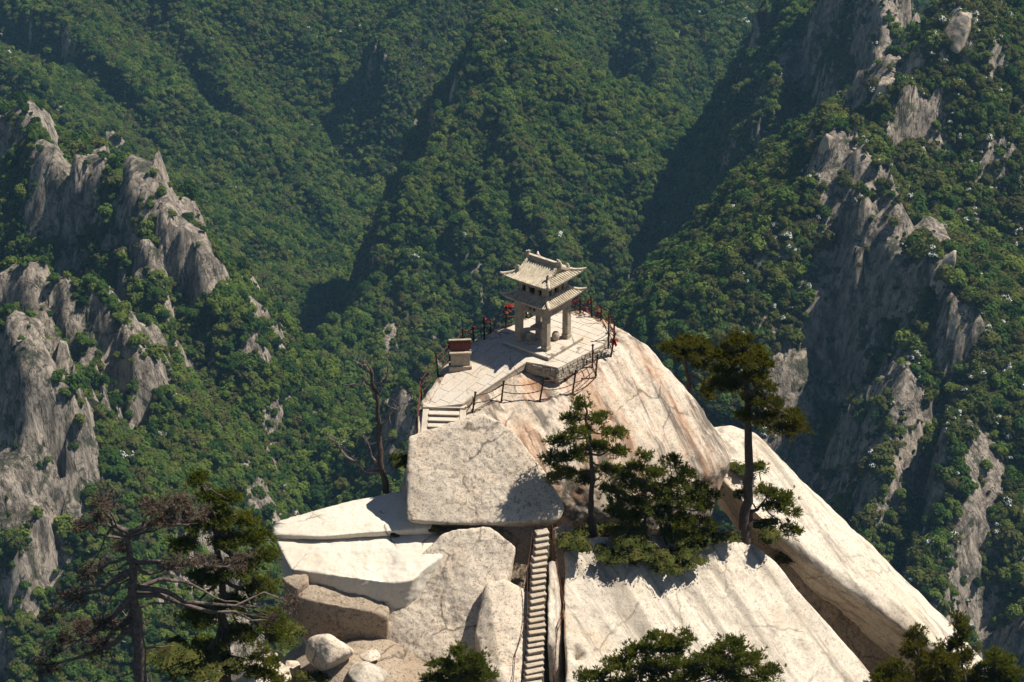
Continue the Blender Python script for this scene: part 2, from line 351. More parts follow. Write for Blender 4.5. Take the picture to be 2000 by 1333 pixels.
TF = np.stack([idx[:-1, :-1], idx[:-1, 1:], idx[1:, 1:], idx[1:, :-1]], -1).reshape(-1, 4)
TV = np.stack([GXX, GYY, Z], -1).reshape(-1, 3)

def mat_mountain():
    m, nt, N, L, b = nodes('mountain_rock_and_soil'); geo = N('ShaderNodeNewGeometry'); g = geo.outputs['Position']
    st = noise_n(N, L, mapped(N, L, g, (.4, .4, .075), (0, R(12), 0)), 1.0, 7, 0.72, 0.3)
    r = ramp(N, [(0.3, (.05, .042, .035)), (0.43, (.20, .165, .13)), (0.56, (.42, .35, .28)), (0.8, (.56, .47, .37))]); L(st, r.inputs[0])
    cr = noise_n(N, L, mapped(N, L, g, (.5, .5, .12), (R(8), R(25), 0)), 1.0, 8, 0.78, 1.2); k = ramp(N, [(0.4, 1.0), (0.47, 0.0)]); L(cr, k.inputs[0])
    c = mixc(N, L, k.outputs[0], r.outputs[0], (.035, .035, .03))
    vo = N('ShaderNodeTexVoronoi'); vo.feature = 'DISTANCE_TO_EDGE'; vo.inputs['Scale'].default_value = 1.0
    wob = N('ShaderNodeVectorMath'); wob.operation = 'MULTIPLY_ADD'; nz = N('ShaderNodeTexNoise'); nz.inputs['Scale'].default_value = .25; nz.inputs['Detail'].default_value = 5; L(g, nz.inputs['Vector'])
    L(nz.outputs['Color'], wob.inputs[0]); wob.inputs[1].default_value = (9, 9, 14); L(g, wob.inputs[2])
    L(mapped(N, L, wob.outputs[0], (.17, .17, .045), (R(10), R(22), 0)), vo.inputs['Vector']); vr = ramp(N, [(0.0, .6), (0.04, 0.2), (0.08, 0.0)]); L(vo.outputs['Distance'], vr.inputs[0])
    c = mixc(N, L, vr.outputs[0], c, (.03, .028, .022))
    gp = noise_n(N, L, g, .11, 6, .75, .6); gr_ = ramp(N, [(0.54, 0.0), (0.6, 0.8)]); L(gp, gr_.inputs[0]); c = mixc(N, L, gr_.outputs[0], c, (.03, .042, .018))
    soil = ramp(N, [(0.3, (.012, .018, .008)), (0.7, (.03, .035, .015))]); L(noise_n(N, L, g, .2, 5), soil.inputs[0])
    at = N('ShaderNodeAttribute'); at.attribute_name = 'bare'
    a = N('ShaderNodeMath'); a.operation = 'MULTIPLY_ADD'; L(noise_n(N, L, g, .12, 6, .75), a.inputs[0]); a.inputs[1].default_value = 1.2; L(at.outputs['Fac'], a.inputs[2])
    f = ramp(N, [(0.72, 1.0), (0.84, 0.0)]); L(a.outputs[0], f.inputs[0])
    L(mixc(N, L, f.outputs[0], c, soil.outputs[0]), b.inputs['Base Color']); b.inputs['Roughness'].default_value = .95
    bp = N('ShaderNodeBump'); bp.inputs['Strength'].default_value = .9; bp.inputs['Distance'].default_value = 2.5
    L(noise_n(N, L, mapped(N, L, g, (.4, .4, .06), (R(6), R(10), 0)), 1.0, 8, .75), bp.inputs['Height']); L(bp.outputs[0], b.inputs['Normal'])
    return m
rock_n = fbm(TV/30+9, 4); st_v = STEEP.ravel()
def bareness(x, y, steep, rib, rn, sheer):
    """0 wooded .. 1 bare rock; the far slopes hold their trees on steeper ground than the near cliffs"""
    left = (x < -30) & (y < 660); lim = np.where(y > 740, 4.5, np.where(left, 1.95, 2.1))
    return np.clip(np.clip(steep-lim, 0, 9)*np.where(left, .8, 1.1)-rn*np.where(left, 2.6, np.where(y > 740, .4, 1.7))+np.clip(rib-5.5, 0, 9)*.16*(y < 740)+np.clip(rib-6, 0, 9)*.12*(y >= 740)+sheer*1.0-.2, 0, 1)
BARE = bareness(TV[:, 0], TV[:, 1], st_v, RIB.ravel(), rock_n, SHEER.ravel())
M_MOUNT = mat_mountain()
mt_me = mesh_np('mountains', TV, TF); mt_me.attributes.new('bare', 'FLOAT', 'POINT').data.foreach_set('value', BARE.astype(np.float32))
mt = link('mountains', mt_me, M_MOUNT, smooth=True)
tag(mt, 'steep wooded mountain slopes with grey granite cliffs beyond the summit', kind='structure')
def at_grid(A, x, y):
    return A[np.clip(np.rint((y-GY0)/GS).astype(int), 0, ny-1), np.clip(np.rint((x-GX0)/GS).astype(int), 0, nx-1)]

# ------------------------------------------------------------------ the woods
def crown_mesh(name, seed, n=260, lobes=7, flat=.8, leaf=.2, white=0.0, spread=.62):
    """one tree crown of about unit radius: leafy clumps on overlapping lobes round a dark core"""
    rs = np.random.RandomState(seed); V = []; F = []; MI = []
    cs = [np.array([0, 0, .25])]+[np.array([math.cos(a)*q, math.sin(a)*q, rs.uniform(-.15, .45)]) for a, q in zip(rs.uniform(0, 6.28, lobes), rs.uniform(.35, spread, lobes))]
    rr = [.6]+list(rs.uniform(.32, .5, lobes))
    for i in range(n):
        k = rs.randint(len(cs)); d = rs.normal(size=3); d[2] = abs(d[2])*1.1-.25; d /= np.linalg.norm(d)
        p = cs[k]+d*rr[k]*rs.uniform(.82, 1.05)*np.array([1, 1, flat])
        nn = d+rs.normal(size=3)*.38+np.array([0, 0, .55]); nn /= np.linalg.norm(nn)
        t = np.cross(nn, rs.normal(size=3)); t /= np.linalg.norm(t); u = np.cross(nn, t); s = leaf*rs.uniform(.6, 1.25)
        b = len(V); V += [p-t*s, p-u*s*.7, p+t*s, p+u*s*.7]; F.append((b, b+1, b+2, b+3)); MI.append(1 if white and k % 2 and d[2] > -.05 and rs.rand() < white else 0)
    for c, r0 in zip(cs, rr):                       # core
        b = len(V); q = r0*.8
        V += [c+np.array(o)*q*np.array([1, 1, flat]) for o in ((1, 0, 0), (0, 1, 0), (-1, 0, 0), (0, -1, 0), (0, 0, 1), (0, 0, -1))]
        for a, e in ((0, 1), (1, 2), (2, 3), (3, 0)): F += [(b+a, b+e, b+4, b+4), (b+e, b+a, b+5, b+5)]; MI += [0, 0]
    me = bpy.data.meshes.new(name); me.from_pydata([tuple(v) for v in V], [], [tuple(dict.fromkeys(f)) for f in F]); me.update()
    me.polygons.foreach_set('material_index', MI)
    return me
M_BROAD = mat_leaf('broadleaf', [(.022, .046, .015), (.041, .080, .021), (.067, .115, .026), (.102, .152, .032), (.145, .185, .038), (.095, .098, .038)], trans=.35, nscale=.02)
M_DRY = mat_leaf('scrub_leaf', [(.045, .055, .018), (.080, .092, .026), (.12, .13, .034), (.085, .08, .034)], trans=.35, nscale=.02)
M_WHITE = mat_plain('white_blossom', (.62, .64, .60), .8, .1)
crowns = []
for i in range(6):
    me = crown_mesh('crown', 10+i, n=420, lobes=6+i % 3, flat=.8+.08*(i % 3), leaf=.165); me.materials.append(M_BROAD); crowns.append(me)
for i in range(3):
    me = crown_mesh('crown', 30+i, n=400, lobes=5, flat=.9, leaf=.155); me.materials.append(M_DRY); crowns.append(me)
flower = []
for i in range(3):
    me = crown_mesh('flowering_crown', 50+i, n=480, lobes=8, flat=.8, white=.75, leaf=.105); me.materials.append(M_DRY); me.materials.append(M_WHITE); flower.append(me)

rs = np.random.RandomState(3)
NT = 1050000
tx = rs.uniform(GX0+3, GX1-3, NT); ty = rs.uniform(GY0+3, GY1-3, NT); tz = ground_z(tx, ty); ts = at_grid(STEEP, tx, ty)
q3 = np.stack([tx, ty, tz], 1)
rockm = fbm(q3/30+9, 4)
keep = rs.rand(NT) < (1-.97*np.clip(bareness(tx, ty, ts, at_grid(RIB, tx, ty), rockm, at_grid(SHEER, tx, ty))*1.6, 0, 1))*np.clip(np.where(ty < 740, .95, .62)*np.sqrt(1+ts**2), 0, 1)
px_, py_ = pix(q3)
keep &= (px_ > -260) & (px_ < 2260) & (py_ > -160) & (py_ < 1500)
q3 = q3[keep]; ts = ts[keep]; px_ = px_[keep]; py_ = py_[keep]
# what another hill hides needs no trees: march the view ray over the height field
def hidden(q, lift=6.0):
    o = np.zeros(len(q), bool); top = q+np.array([0, 0, lift])
    for t in np.linspace(.2, .985, 150):
        p = CAM+(top-CAM)*t
        ins = (p[:, 1] > GY0) & (np.abs(p[:, 0]) < GX1-2)
        o |= ins & (p[:, 2] < ground_z(p[:, 0], p[:, 1])-12)
    return o
hid = hidden(q3); q3 = q3[~hid]; ts = ts[~hid]; px_ = px_[~hid]; py_ = py_[~hid]
size = rs.gamma(3.6, 1/3.6, len(q3))*1.48*(1-.28*np.clip(ts-.9, 0, 1)); size = np.clip(size, .7, 4.6)
near = (q3[:, 1] < 640); size[near] *= .86; size[q3[:, 1] > 740] *= .8
fz = fbm(q3/55+77, 3)
pfl = np.where(px_ > 1450, .12+.4*np.clip(fz, 0, 1), .004+.03*np.clip(fz-.1, 0, 1))
isfl = rs.rand(len(q3)) < pfl
dry = (~isfl) & (rs.rand(len(q3)) < np.where((px_ > 1350) & near, .5, .07)+fz*.2)
kind = np.where(isfl, 9+rs.randint(0, 3, len(q3)), np.where(dry, 6+rs.randint(0, 3, len(q3)), rs.randint(0, 6, len(q3))))
size[isfl] *= .8
print('TREES', len(q3))
# the largest ones in the picture are objects of their own, the rest is one mass
vis = (px_ > 5) & (px_ < 1995) & (py_ > 5) & (py_ < 1325)
app = size/np.linalg.norm(q3-CAM, axis=1)*vis
infront = (px_ > 530) & (py_ > 500) & (px_ < 1500)              # behind the summit rock
app[infront & (py_ > 560+np.abs(px_-1064)*.4)] = 0
def pick(mask, n):
    a = np.where(mask, app, 0); return np.argsort(-a)[:n]
sel = {}
sel['fl'] = pick(isfl & (px_ > 1400), 140); sel['br'] = pick(~isfl & ~dry, 290); sel['dr'] = pick(dry, 200)
M_ALL = crowns+flower
single = np.zeros(len(q3), bool)
def single_tree(i, name, label, cat, group):
    o = bpy.data.objects.new(name, M_ALL[kind[i]]); COL.objects.link(o)
    o.location = (q3[i]+np.array([0, 0, size[i]*.55])).tolist(); o.scale = (size[i],)*2+(size[i]*rs.uniform(1.0, 1.45),)
    o.rotation_euler = (rs.uniform(-.15, .15), rs.uniform(-.15, .15), rs.uniform(0, 6.28)); single[i] = True
    tag(o, label, cat, group)
def where(i):
    return 'left' if px_[i] < 700 else ('centre' if px_[i] < 1320 else 'right')
GRP = {'left': 'below the left-hand granite cliffs', 'centre': 'on the central wooded spur', 'right': 'on the right-hand ridge'}
for i in sel['fl']: single_tree(i, 'flowering_shrub', 'shrub covered in white blossom among the green scrub '+GRP[where(i)], 'shrub', 'white flowering shrubs '+GRP[where(i)])
for i in sel['br']: single_tree(i, 'broadleaf_tree', 'round green broadleaf tree crown in the wood '+GRP[where(i)], 'tree', 'broadleaf trees '+GRP[where(i)])
for i in sel['dr']: single_tree(i, 'scrub_tree', 'low olive brown scrub tree clinging to the slope '+GRP[where(i)], 'tree', 'scrub trees '+GRP[where(i)])

# the mass of the wood: one object, crowns set on points by geometry nodes
proto = bpy.data.collections.new('crown_library')
for k, me in enumerate(M_ALL):
    o = bpy.data.objects.new('crown_%02d' % k, me); proto.objects.link(o)
m_ = ~single; Q = q3[m_]+np.stack([0*size[m_], 0*size[m_], size[m_]*.55], 1)
wood_me = bpy.data.meshes.new('forest'); wood_me.vertices.add(len(Q)); wood_me.vertices.foreach_set('co', Q.astype(np.float32).ravel())
def attr(nm, typ, arr, key='value'):
    a = wood_me.attributes.new(nm, typ, 'POINT'); a.data.foreach_set(key, np.ascontiguousarray(arr).ravel())
attr('pick', 'INT', kind[m_].astype(np.int32))
attr('size', 'FLOAT_VECTOR', np.stack([size[m_], size[m_], size[m_]*rs.uniform(1.0, 1.45, m_.sum())], 1).astype(np.float32), 'vector')
attr('turn', 'FLOAT_VECTOR', np.stack([rs.uniform(-.15, .15, m_.sum()), rs.uniform(-.15, .15, m_.sum()), rs.uniform(0, 6.28, m_.sum())], 1).astype(np.float32), 'vector')
ng = bpy.data.node_groups.new('set_crowns', 'GeometryNodeTree')
ng.interface.new_socket('Geometry', in_out='INPUT', socket_type='NodeSocketGeometry'); ng.interface.new_socket('Geometry', in_out='OUTPUT', socket_type='NodeSocketGeometry')
gi = ng.nodes.new('NodeGroupInput'); go = ng.nodes.new('NodeGroupOutput'); ip = ng.nodes.new('GeometryNodeInstanceOnPoints'); ci = ng.nodes.new('GeometryNodeCollectionInfo')
ci.inputs['Collection'].default_value = proto; ci.inputs['Separate Children'].default_value = True; ci.inputs['Reset Children'].default_value = True
ip.inputs['Pick Instance'].default_value = True
def na(nm, typ):
    n = ng.nodes.new('GeometryNodeInputNamedAttribute'); n.data_type = typ; n.inputs['Name'].default_value = nm; return n.outputs[0]
ng.links.new(gi.outputs[0], ip.inputs['Points']); ng.links.new(ci.outputs[0], ip.inputs['Instance'])
ng.links.new(na('pick', 'INT'), ip.inputs['Instance Index']); ng.links.new(na('size', 'FLOAT_VECTOR'), ip.inputs['Scale'])
er = ng.nodes.new('FunctionNodeEulerToRotation'); ng.links.new(na('turn', 'FLOAT_VECTOR'), er.inputs[0]); ng.links.new(er.outputs[0], ip.inputs['Rotation'])
ng.links.new(ip.outputs[0], go.inputs[0])
wood = link('forest', wood_me); wood.modifiers.new('crowns', 'NODES').node_group = ng
tag(wood, 'dense green mountain forest covering the far slopes', kind='stuff')
# ------------------------------------------------------------------ the granite summit
_CS = {}
def cube_sphere(n):
    if n in _CS: return _CS[n]
    t = np.tan(np.linspace(-1, 1, n+1)*math.pi/4); a, b = np.meshgrid(t, t); o = np.ones_like(a); V = []; F = []
    for k, (ax, sg) in enumerate(((0, 1), (0, -1), (1, 1), (1, -1), (2, 1), (2, -1))):
        c = [None]*3; c[ax] = o*sg; c[(ax+1) % 3] = a*sg; c[(ax+2) % 3] = b
        V.append(np.stack(c, -1).reshape(-1, 3)); i = np.arange((n+1)**2).reshape(n+1, n+1)+k*(n+1)**2
        F.append(np.stack([i[:-1, :-1], i[:-1, 1:], i[1:, 1:], i[1:, :-1]], -1).reshape(-1, 4))
    V = np.concatenate(V); F = np.concatenate(F); V /= np.linalg.norm(V, axis=1)[:, None]
    _, first, inv = np.unique(np.round(V*1e5).astype(np.int64), axis=0, return_index=True, return_inverse=True)
    _CS[n] = (V[first], inv.ravel()[F]); return _CS[n]
def hull_planes(P):
    bm = bmesh.new()
    for p in P: bm.verts.new(p)
    bmesh.ops.convex_hull(bm, input=bm.verts[:]); bm.normal_update()
    N = []; D = []
    cen = np.mean(P, 0)
    for f in bm.faces:
        n = np.array(f.normal); a = f.calc_area()
        if a < 1e-4: continue
        d = n@np.array(f.verts[0].co)
        if n@cen > d: n, d = -n, -d
        for k, m in enumerate(N):
            if m@n > .992 and abs(D[k]-d) < .35: break
        else: N.append(n); D.append(d)
    bm.free(); return np.array(N), np.array(D)
def vnormals(V, F):
    a, b, c, d = (V[F[:, i]] for i in range(4)); n = np.cross(c-a, d-b); N = np.zeros_like(V)
    for i in range(4): np.add.at(N, F[:, i], n)
    return N/np.maximum(np.linalg.norm(N, axis=1), 1e-9)[:, None]
def rock(name, pts, mat, n=60, p=36, amp=.12, fq=.45, fine=.03, groove=0.0, gdir=(0, 0, 1), seed=0, cen=None, holes=(), parent=None):
    """a rock body: the rounded hull of its corner points, weathered by noise; grooves run along gdir"""
    P = np.array(pts, float); Nn, D = hull_planes(P); c = P.mean(0) if cen is None else np.array(cen, float)
    h = np.maximum(D-Nn@c, .05); dirs, F = cube_sphere(n)
    s = np.zeros(len(dirs))
    for k in range(len(Nn)): s += np.clip(dirs@Nn[k]/h[k], 0, None)**p
    V = c+dirs/(s**(1/p))[:, None]
    if V.shape[0]: nn = vnormals(V, F)
    sgn = np.sign(np.mean(np.sum(nn*dirs, 1))); F = F if sgn > 0 else F[:, ::-1]; nn = nn*sgn
    q = V+seed*13.7
    d = fbm(q*fq, 4)*amp+fbm(q*fq*5, 3)*fine
    if groove:
        g = np.array(gdir, float); g /= np.linalg.norm(g); u = np.cross(g, (0.3, 1, .2)); u /= np.linalg.norm(u); w = np.cross(g, u)
        gq = np.stack([q@g*.07, q@u*.55, q@w*.55], 1)
        d -= groove*np.clip(fbm(gq+3, 4, ridged=True)-.25, 0, 1)
    for hp, hr, hd in holes:
        r = np.linalg.norm(V-np.array(hp), axis=1)/hr; d -= hd*np.clip(1-r*r, 0, 1)**1.5
    V = V+nn*d[:, None]
    o = link(name, mesh_np(name, V, F), mat, parent, smooth=True)
    return o
Yp = lambda px, py, y: Py(px, py, y)
Zp = lambda px, py, z: Pz(px, py, z)
def Dn(px, py, z, zb):
    p = Pz(px, py, z); return np.array([p[0], p[1], zb])

M_GRAN = mat_rock('granite', (.63, .53, .415), (.53, .435, .335), (.20, .165, .135), spk=.6, lich=.42, scale=1.0, bump=.55)
M_DOME = mat_rock('granite_stained', (.58, .49, .39), (.48, .39, .295), (.17, .14, .115), spk=.4, lich=.35, rust=.75, streak=.85, bump=.6, sdir=(.35, -.6, -.6))
M_PALE = mat_rock('granite_pale', (.63, .55, .445), (.55, .465, .36), (.23, .19, .155), spk=.38, lich=.34, streak=.5, bump=.4, sdir=(.5, -.55, -.55), crack=.45)
M_CUT = mat_rock('granite_cut', (.68, .615, .51), (.60, .53, .43), (.27, .24, .20), spk=.15, lich=.25, scale=1.4, bump=.6, bdist=.05)
M_BRN = mat_rock('granite_brown', (.42, .33, .24), (.33, .25, .175), (.11, .09, .075), spk=.55, lich=.5, bump=.9, bdist=.12)  # browner and darker than the other granites

# the dome that carries the pavilion
dome = rock('summit_rock', [Zp(985, 638, -.1), Zp(930, 660, -.15), Zp(885, 698, -.4), Zp(842, 746, -.75), Zp(812, 800, -1.2), Zp(1000, 742, -.55), Zp(945, 768, -.85),
    Zp(1060, 602, -.1), Zp(1130, 598, -.1), Zp(1192, 628, -.15), Zp(1198, 690, -.75), Zp(1175, 735, -1.0), Zp(1060, 792, -1.35), Zp(930, 815, -1.6),
    Yp(1252, 658, 1), Yp(1318, 722, 0), Yp(1368, 792, -1), Yp(1418, 852, -2.4), Yp(1438, 888, -3.3), Yp(1424, 910, -4.0), Yp(1382, 926, -4.7),
    Yp(1265, 1000, -6.7), Yp(1200, 1012, -7.1), Yp(1105, 990, -7.5), Yp(1010, 900, -7.5), Yp(810, 860, -6.9), Yp(795, 960, -5), Yp(770, 1000, -2),
    (-5, 4.5, -12), (5, 4.5, -12), (-5, -4, -18), (5, -5, -18), (3.5, 3, -18), (-5, 3, -18)],
    M_DOME, n=124, p=70, amp=.24, fq=.32, fine=.045, groove=.22, gdir=(.35, -.6, -.6), seed=1, cen=(0.3, -2.2, -4.2))
tag(dome, 'pale rounded granite dome stained with rust that carries the stone pavilion', 'rock')

block = rock('tilted_boulder', [Yp(797, 851, -7.2), Yp(862, 840, -7.1), Yp(940, 806, -6.4), Yp(1000, 842, -6.9), Yp(1048, 900, -7.8), Yp(1102, 982, -9), Yp(1106, 1000, -9.3), Yp(1088, 1020, -9.5),
    Yp(1040, 1018, -9.8), Yp(960, 1027, -9.9), Yp(860, 1022, -10), Yp(793, 1018, -10), Yp(800, 930, -5), Yp(1040, 960, -5.2), Yp(830, 1030, -8.4), Yp(1060, 1034, -8.2)],
    M_GRAN, n=100, p=60, amp=.13, fq=.55, fine=.04, seed=2)
tag(block, 'huge speckled granite boulder with a flat tilted face below the upper steps', 'boulder')

lower = rock('rock_mass', [Yp(868, 1036, -10.1), Yp(955, 1026, -9.9), Yp(1012, 1066, -10.6), Yp(985, 1112, -11.3), Yp(955, 1180, -12.4), Yp(935, 1240, -13.3), Yp(928, 1290, -14), Yp(880, 1330, -14.6),
    Yp(760, 1325, -14.1), Yp(752, 1195, -12.4), Yp(770, 1140, -11.6), Yp(800, 1132, -11.5), Yp(868, 1075, -10.6), Yp(930, 1100, -8), (-7.5, -9, -9.5), (-3, -9, -14), (-7.5, -9, -14), (-3, -13.5, -13)],
    M_GRAN, n=100, p=60, amp=.2, fq=.5, fine=.045, seed=3)
tag(lower, 'tan granite mass left of the narrow steps with a sharp vertical arris', 'rock')

s1 = rock('cut_slab', [Zp(800, 958, -4.55), Zp(690, 977, -4.85), Zp(618, 1001, -5.1), Zp(536, 1019, -5.25), Zp(531, 1044, -5.35), Zp(625, 1049, -5.25), Zp(700, 1042, -5.08), Zp(800, 1018, -4.75), Zp(855, 1030, -4.85),
    Dn(535, 1042, -5.35, -5.7), Dn(622, 1046, -5.25, -5.5), Dn(790, 1020, -4.8, -5.3), Dn(690, 979, -4.85, -6.0), Dn(800, 960, -4.55, -6.0), Dn(543, 1021, -5.3, -5.9), Dn(850, 1030, -4.85, -5.2)],
    M_CUT, n=80, p=160, amp=.06, fq=.6, fine=.03, seed=4)
tag(s1, 'white quarried granite slab jutting out left of the tilted boulder, topmost of the cut shelves', 'slab')
s2 = rock('cut_shelf', [Zp(538, 1054, -5.6), Zp(625, 1052, -5.5), Zp(700, 1050, -5.42), Zp(850, 1043, -5.25), Zp(880, 1060, -5.4), Zp(868, 1082, -5.55), Zp(808, 1134, -6.0), Zp(762, 1139, -6.1), Zp(690, 1122, -6.05), Zp(566, 1112, -6.0),
    Zp(800, 1000, -5.3), Zp(600, 1015, -5.5), Dn(545, 1060, -5.6, -7.0), Dn(590, 1108, -6.0, -10.5), Dn(600, 1060, -5.8, -11), Dn(762, 1137, -6.1, -11), Dn(868, 1080, -5.5, -11), Dn(620, 1010, -5.6, -11), Dn(840, 1000, -5.3, -11)],
    M_CUT, n=90, p=100, amp=.16, fq=.5, fine=.04, seed=5, holes=((Zp(745, 1112, -6.0), 1.2, .25), (Zp(690, 1100, -5.9), .8, .1)))
tag(s2, 'broad white quarried rock shelf with a shallow hollow, middle of the cut shelves', 'rock')
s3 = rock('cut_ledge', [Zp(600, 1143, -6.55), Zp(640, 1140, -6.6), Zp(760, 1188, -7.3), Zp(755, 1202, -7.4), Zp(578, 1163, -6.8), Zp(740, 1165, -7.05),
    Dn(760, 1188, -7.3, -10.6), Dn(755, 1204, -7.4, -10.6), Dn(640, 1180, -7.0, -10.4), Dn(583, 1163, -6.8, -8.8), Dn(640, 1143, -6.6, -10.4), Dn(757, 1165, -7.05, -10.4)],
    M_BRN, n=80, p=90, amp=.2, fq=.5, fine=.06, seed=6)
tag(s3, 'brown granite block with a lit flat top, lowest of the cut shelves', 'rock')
s3b = rock('cut_ledge', [Zp(550, 1128, -6.2), Zp(574, 1121, -6.1), Zp(602, 1121, -6.15), Zp(602, 1136, -6.3), Zp(580, 1150, -6.45), Zp(556, 1136, -6.3),
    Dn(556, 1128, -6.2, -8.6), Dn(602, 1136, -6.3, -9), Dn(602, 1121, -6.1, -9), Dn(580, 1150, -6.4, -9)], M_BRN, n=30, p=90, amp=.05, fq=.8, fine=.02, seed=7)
tag(s3b, 'small pointed rock step with a white top at the end of the brown ledge', 'rock')

gl = rock('gully_rock', [Yp(948, 1140, -12.3), Yp(985, 1130, -12.0), Yp(1034, 1156, -12.2), Yp(1034, 1230, -13.7), Yp(1014, 1345, -16.2), Yp(985, 1360, -16.6), Yp(940, 1280, -14.8), Yp(928, 1235, -13.8),
    (-1.2, -10.5, -8.5), (-3.2, -11, -9), (-3, -13, -15), (-.8, -13, -15), (-.8, -16, -15)], M_GRAN, n=60, p=90, amp=.14, fq=.6, fine=.04, seed=8)
tag(gl, 'smooth pale granite slab forming the wall on the narrow steps, left of them', 'rock')
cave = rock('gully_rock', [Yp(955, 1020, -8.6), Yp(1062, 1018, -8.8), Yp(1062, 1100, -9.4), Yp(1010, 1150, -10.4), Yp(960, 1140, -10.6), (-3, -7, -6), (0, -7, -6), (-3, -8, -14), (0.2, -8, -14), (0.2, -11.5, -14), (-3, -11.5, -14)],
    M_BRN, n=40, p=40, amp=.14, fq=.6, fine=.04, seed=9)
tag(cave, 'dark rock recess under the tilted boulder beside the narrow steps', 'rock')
gr = rock('gully_rock', [Yp(1078, 1030, -9.6), Yp(1105, 1018, -9.2), Yp(1150, 1050, -9.2), Yp(1120, 1120, -10.8), Yp(1085, 1110, -10.6), (.6, -8, -8), (2.4, -8, -8), (.6, -9, -13), (2.4, -11, -13), (.7, -11, -12)],
    M_BRN, n=40, p=30, amp=.16, fq=.7, fine=.05, seed=10)
gs = rock('gully_rock', [Yp(1072, 1090, -11.2), Yp(1086, 1092, -11.0), Yp(1092, 1180, -12.9), Yp(1084, 1260, -14.6), Yp(1068, 1262, -14.8), Yp(1070, 1170, -12.9), (.4, -10.6, -9), (.9, -10.6, -9), (.3, -14, -13), (.9, -14, -13)],
    M_PALE, n=30, p=30, amp=.08, fq=.8, fine=.03, seed=14)
tag(gs, 'narrow lit rock kerb on the right of the steep steps', 'rock')
tag(gr, 'rough rock shoulder at the head of the narrow steps, under the pines', 'rock')

slab = rock('sloping_slab', [Yp(1100, 1072, -10.2), Yp(1122, 1052, -9.6), Yp(1200, 1066, -9.0), Yp(1300, 1062, -8.0), Yp(1395, 1028, -6.9), Yp(1445, 1042, -6.9), Yp(1522, 1098, -7.6), Yp(1550, 1132, -8.1), Yp(1612, 1212, -9.5), Yp(1676, 1294, -10.8),
    Yp(1716, 1338, -11.5), Yp(1800, 1430, -13), Yp(1500, 1440, -15), Yp(1110, 1430, -17.5), Yp(1100, 1260, -14.0), Yp(1092, 1160, -11.9), Yp(1250, 1150, -10.4), Yp(1400, 1150, -9.4),
    (1.4, -9, -14), (10, -6.5, -15), (13, -8, -18), (2, -15, -18)], M_PALE, n=130, p=60, amp=.26, fq=.3, fine=.045, groove=.08, gdir=(.45, -.6, -.5), seed=11, cen=(6, -9.7, -10.4),
    holes=((Yp(1132, 1280, -14.4), .36, .5), (Yp(1130, 1265, -14.1), .25, .25), (Yp(1118, 1190, -12.5), .2, .2)))
tag(slab, 'broad bright granite slab sloping down beside the narrow steps, below the pines', 'rock')
far = rock('overhanging_slab', [Yp(1385, 832, .8), Yp(1422, 828, 1), Yp(1472, 842, .9), Yp(1512, 878, .6), Yp(1548, 928, .1), Yp(1605, 985, -.6), Yp(1684, 1060, -1.5), Yp(1755, 1130, -2.5), Yp(1834, 1200, -3.5), Yp(1886, 1250, -4.2), Yp(1960, 1330, -5.2),
    Yp(1430, 960, -3.6), Yp(1480, 1010, -4.4), Yp(1540, 1070, -5.2), Yp(1600, 1094, -5.6), Yp(1660, 1132, -5.9), Yp(1775, 1190, -6.4), Yp(1815, 1255, -7.3), Yp(1865, 1310, -8.0), Yp(1400, 930, -2.5),
    (9, 3, -11), (13, 3, -14), (18, 1, -18), (10.5, .5, -12), (14, -.5, -16), (18, -2.5, -20)], M_PALE, n=120, p=60, amp=.3, fq=.3, fine=.045, groove=.07, gdir=(.75, -.3, -.55), seed=12, cen=(13.0, -2.6, -10.2))
tag(far, 'long granite slab with a dark undercut falling away beyond the tall pine', 'rock')
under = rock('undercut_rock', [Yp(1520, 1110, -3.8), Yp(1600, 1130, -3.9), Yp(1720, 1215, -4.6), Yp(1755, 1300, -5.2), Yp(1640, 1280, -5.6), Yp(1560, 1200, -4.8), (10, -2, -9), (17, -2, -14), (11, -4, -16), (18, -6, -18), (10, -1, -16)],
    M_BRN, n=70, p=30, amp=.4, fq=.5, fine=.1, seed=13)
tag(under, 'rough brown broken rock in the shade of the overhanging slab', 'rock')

# loose boulders at the foot
def boulder(label, px, py, y, rx, rz, seed, mat=M_GRAN, ang=10, name='boulder', ry=None, p=16):
    c = Py(px, py, y); r2 = np.random.RandomState(seed); pts = []
    for _ in range(ang):
        d = r2.normal(size=3); d /= np.linalg.norm(d); pts.append(c+d*np.array([rx, ry or rx, rz]))
    for s in ((1, 0, 0), (-1, 0, 0), (0, -1, 0), (0, 0, 1), (0, 0, -1), (0, 1, 0)): pts.append(c+np.array(s)*np.array([rx, ry or rx, rz])*.96)
    o = rock(name, pts, mat, n=26, p=p, amp=.07*rx, fq=.8, fine=.02, seed=seed)
    return tag(o, label, 'boulder')
boulder('rounded cracked boulder resting below the brown cut ledge', 645, 1268, -15.2, 1.38, 1.15, 21, p=9)
boulder('grey angular boulder with a sharp peak beside the small green pine', 500, 1304, -15.6, 1.75, 1.35, 22, ang=6, p=30)
boulder('small loose stone wedged between the rounded and the angular boulder', 565, 1276, -14.6, .55, .4, 23)
boulder('flat stone lying right of the rounded boulder', 722, 1300, -14.8, .55, .22, 24)
boulder('pale rounded boulder cut off by the lower edge, below the rounded one', 720, 1338, -16, 1.0, .6, 25, M_PALE)
boulder('small boulder on the slope behind the angular boulder', 556, 1300, -15.2, .5, .4, 26, M_PALE)

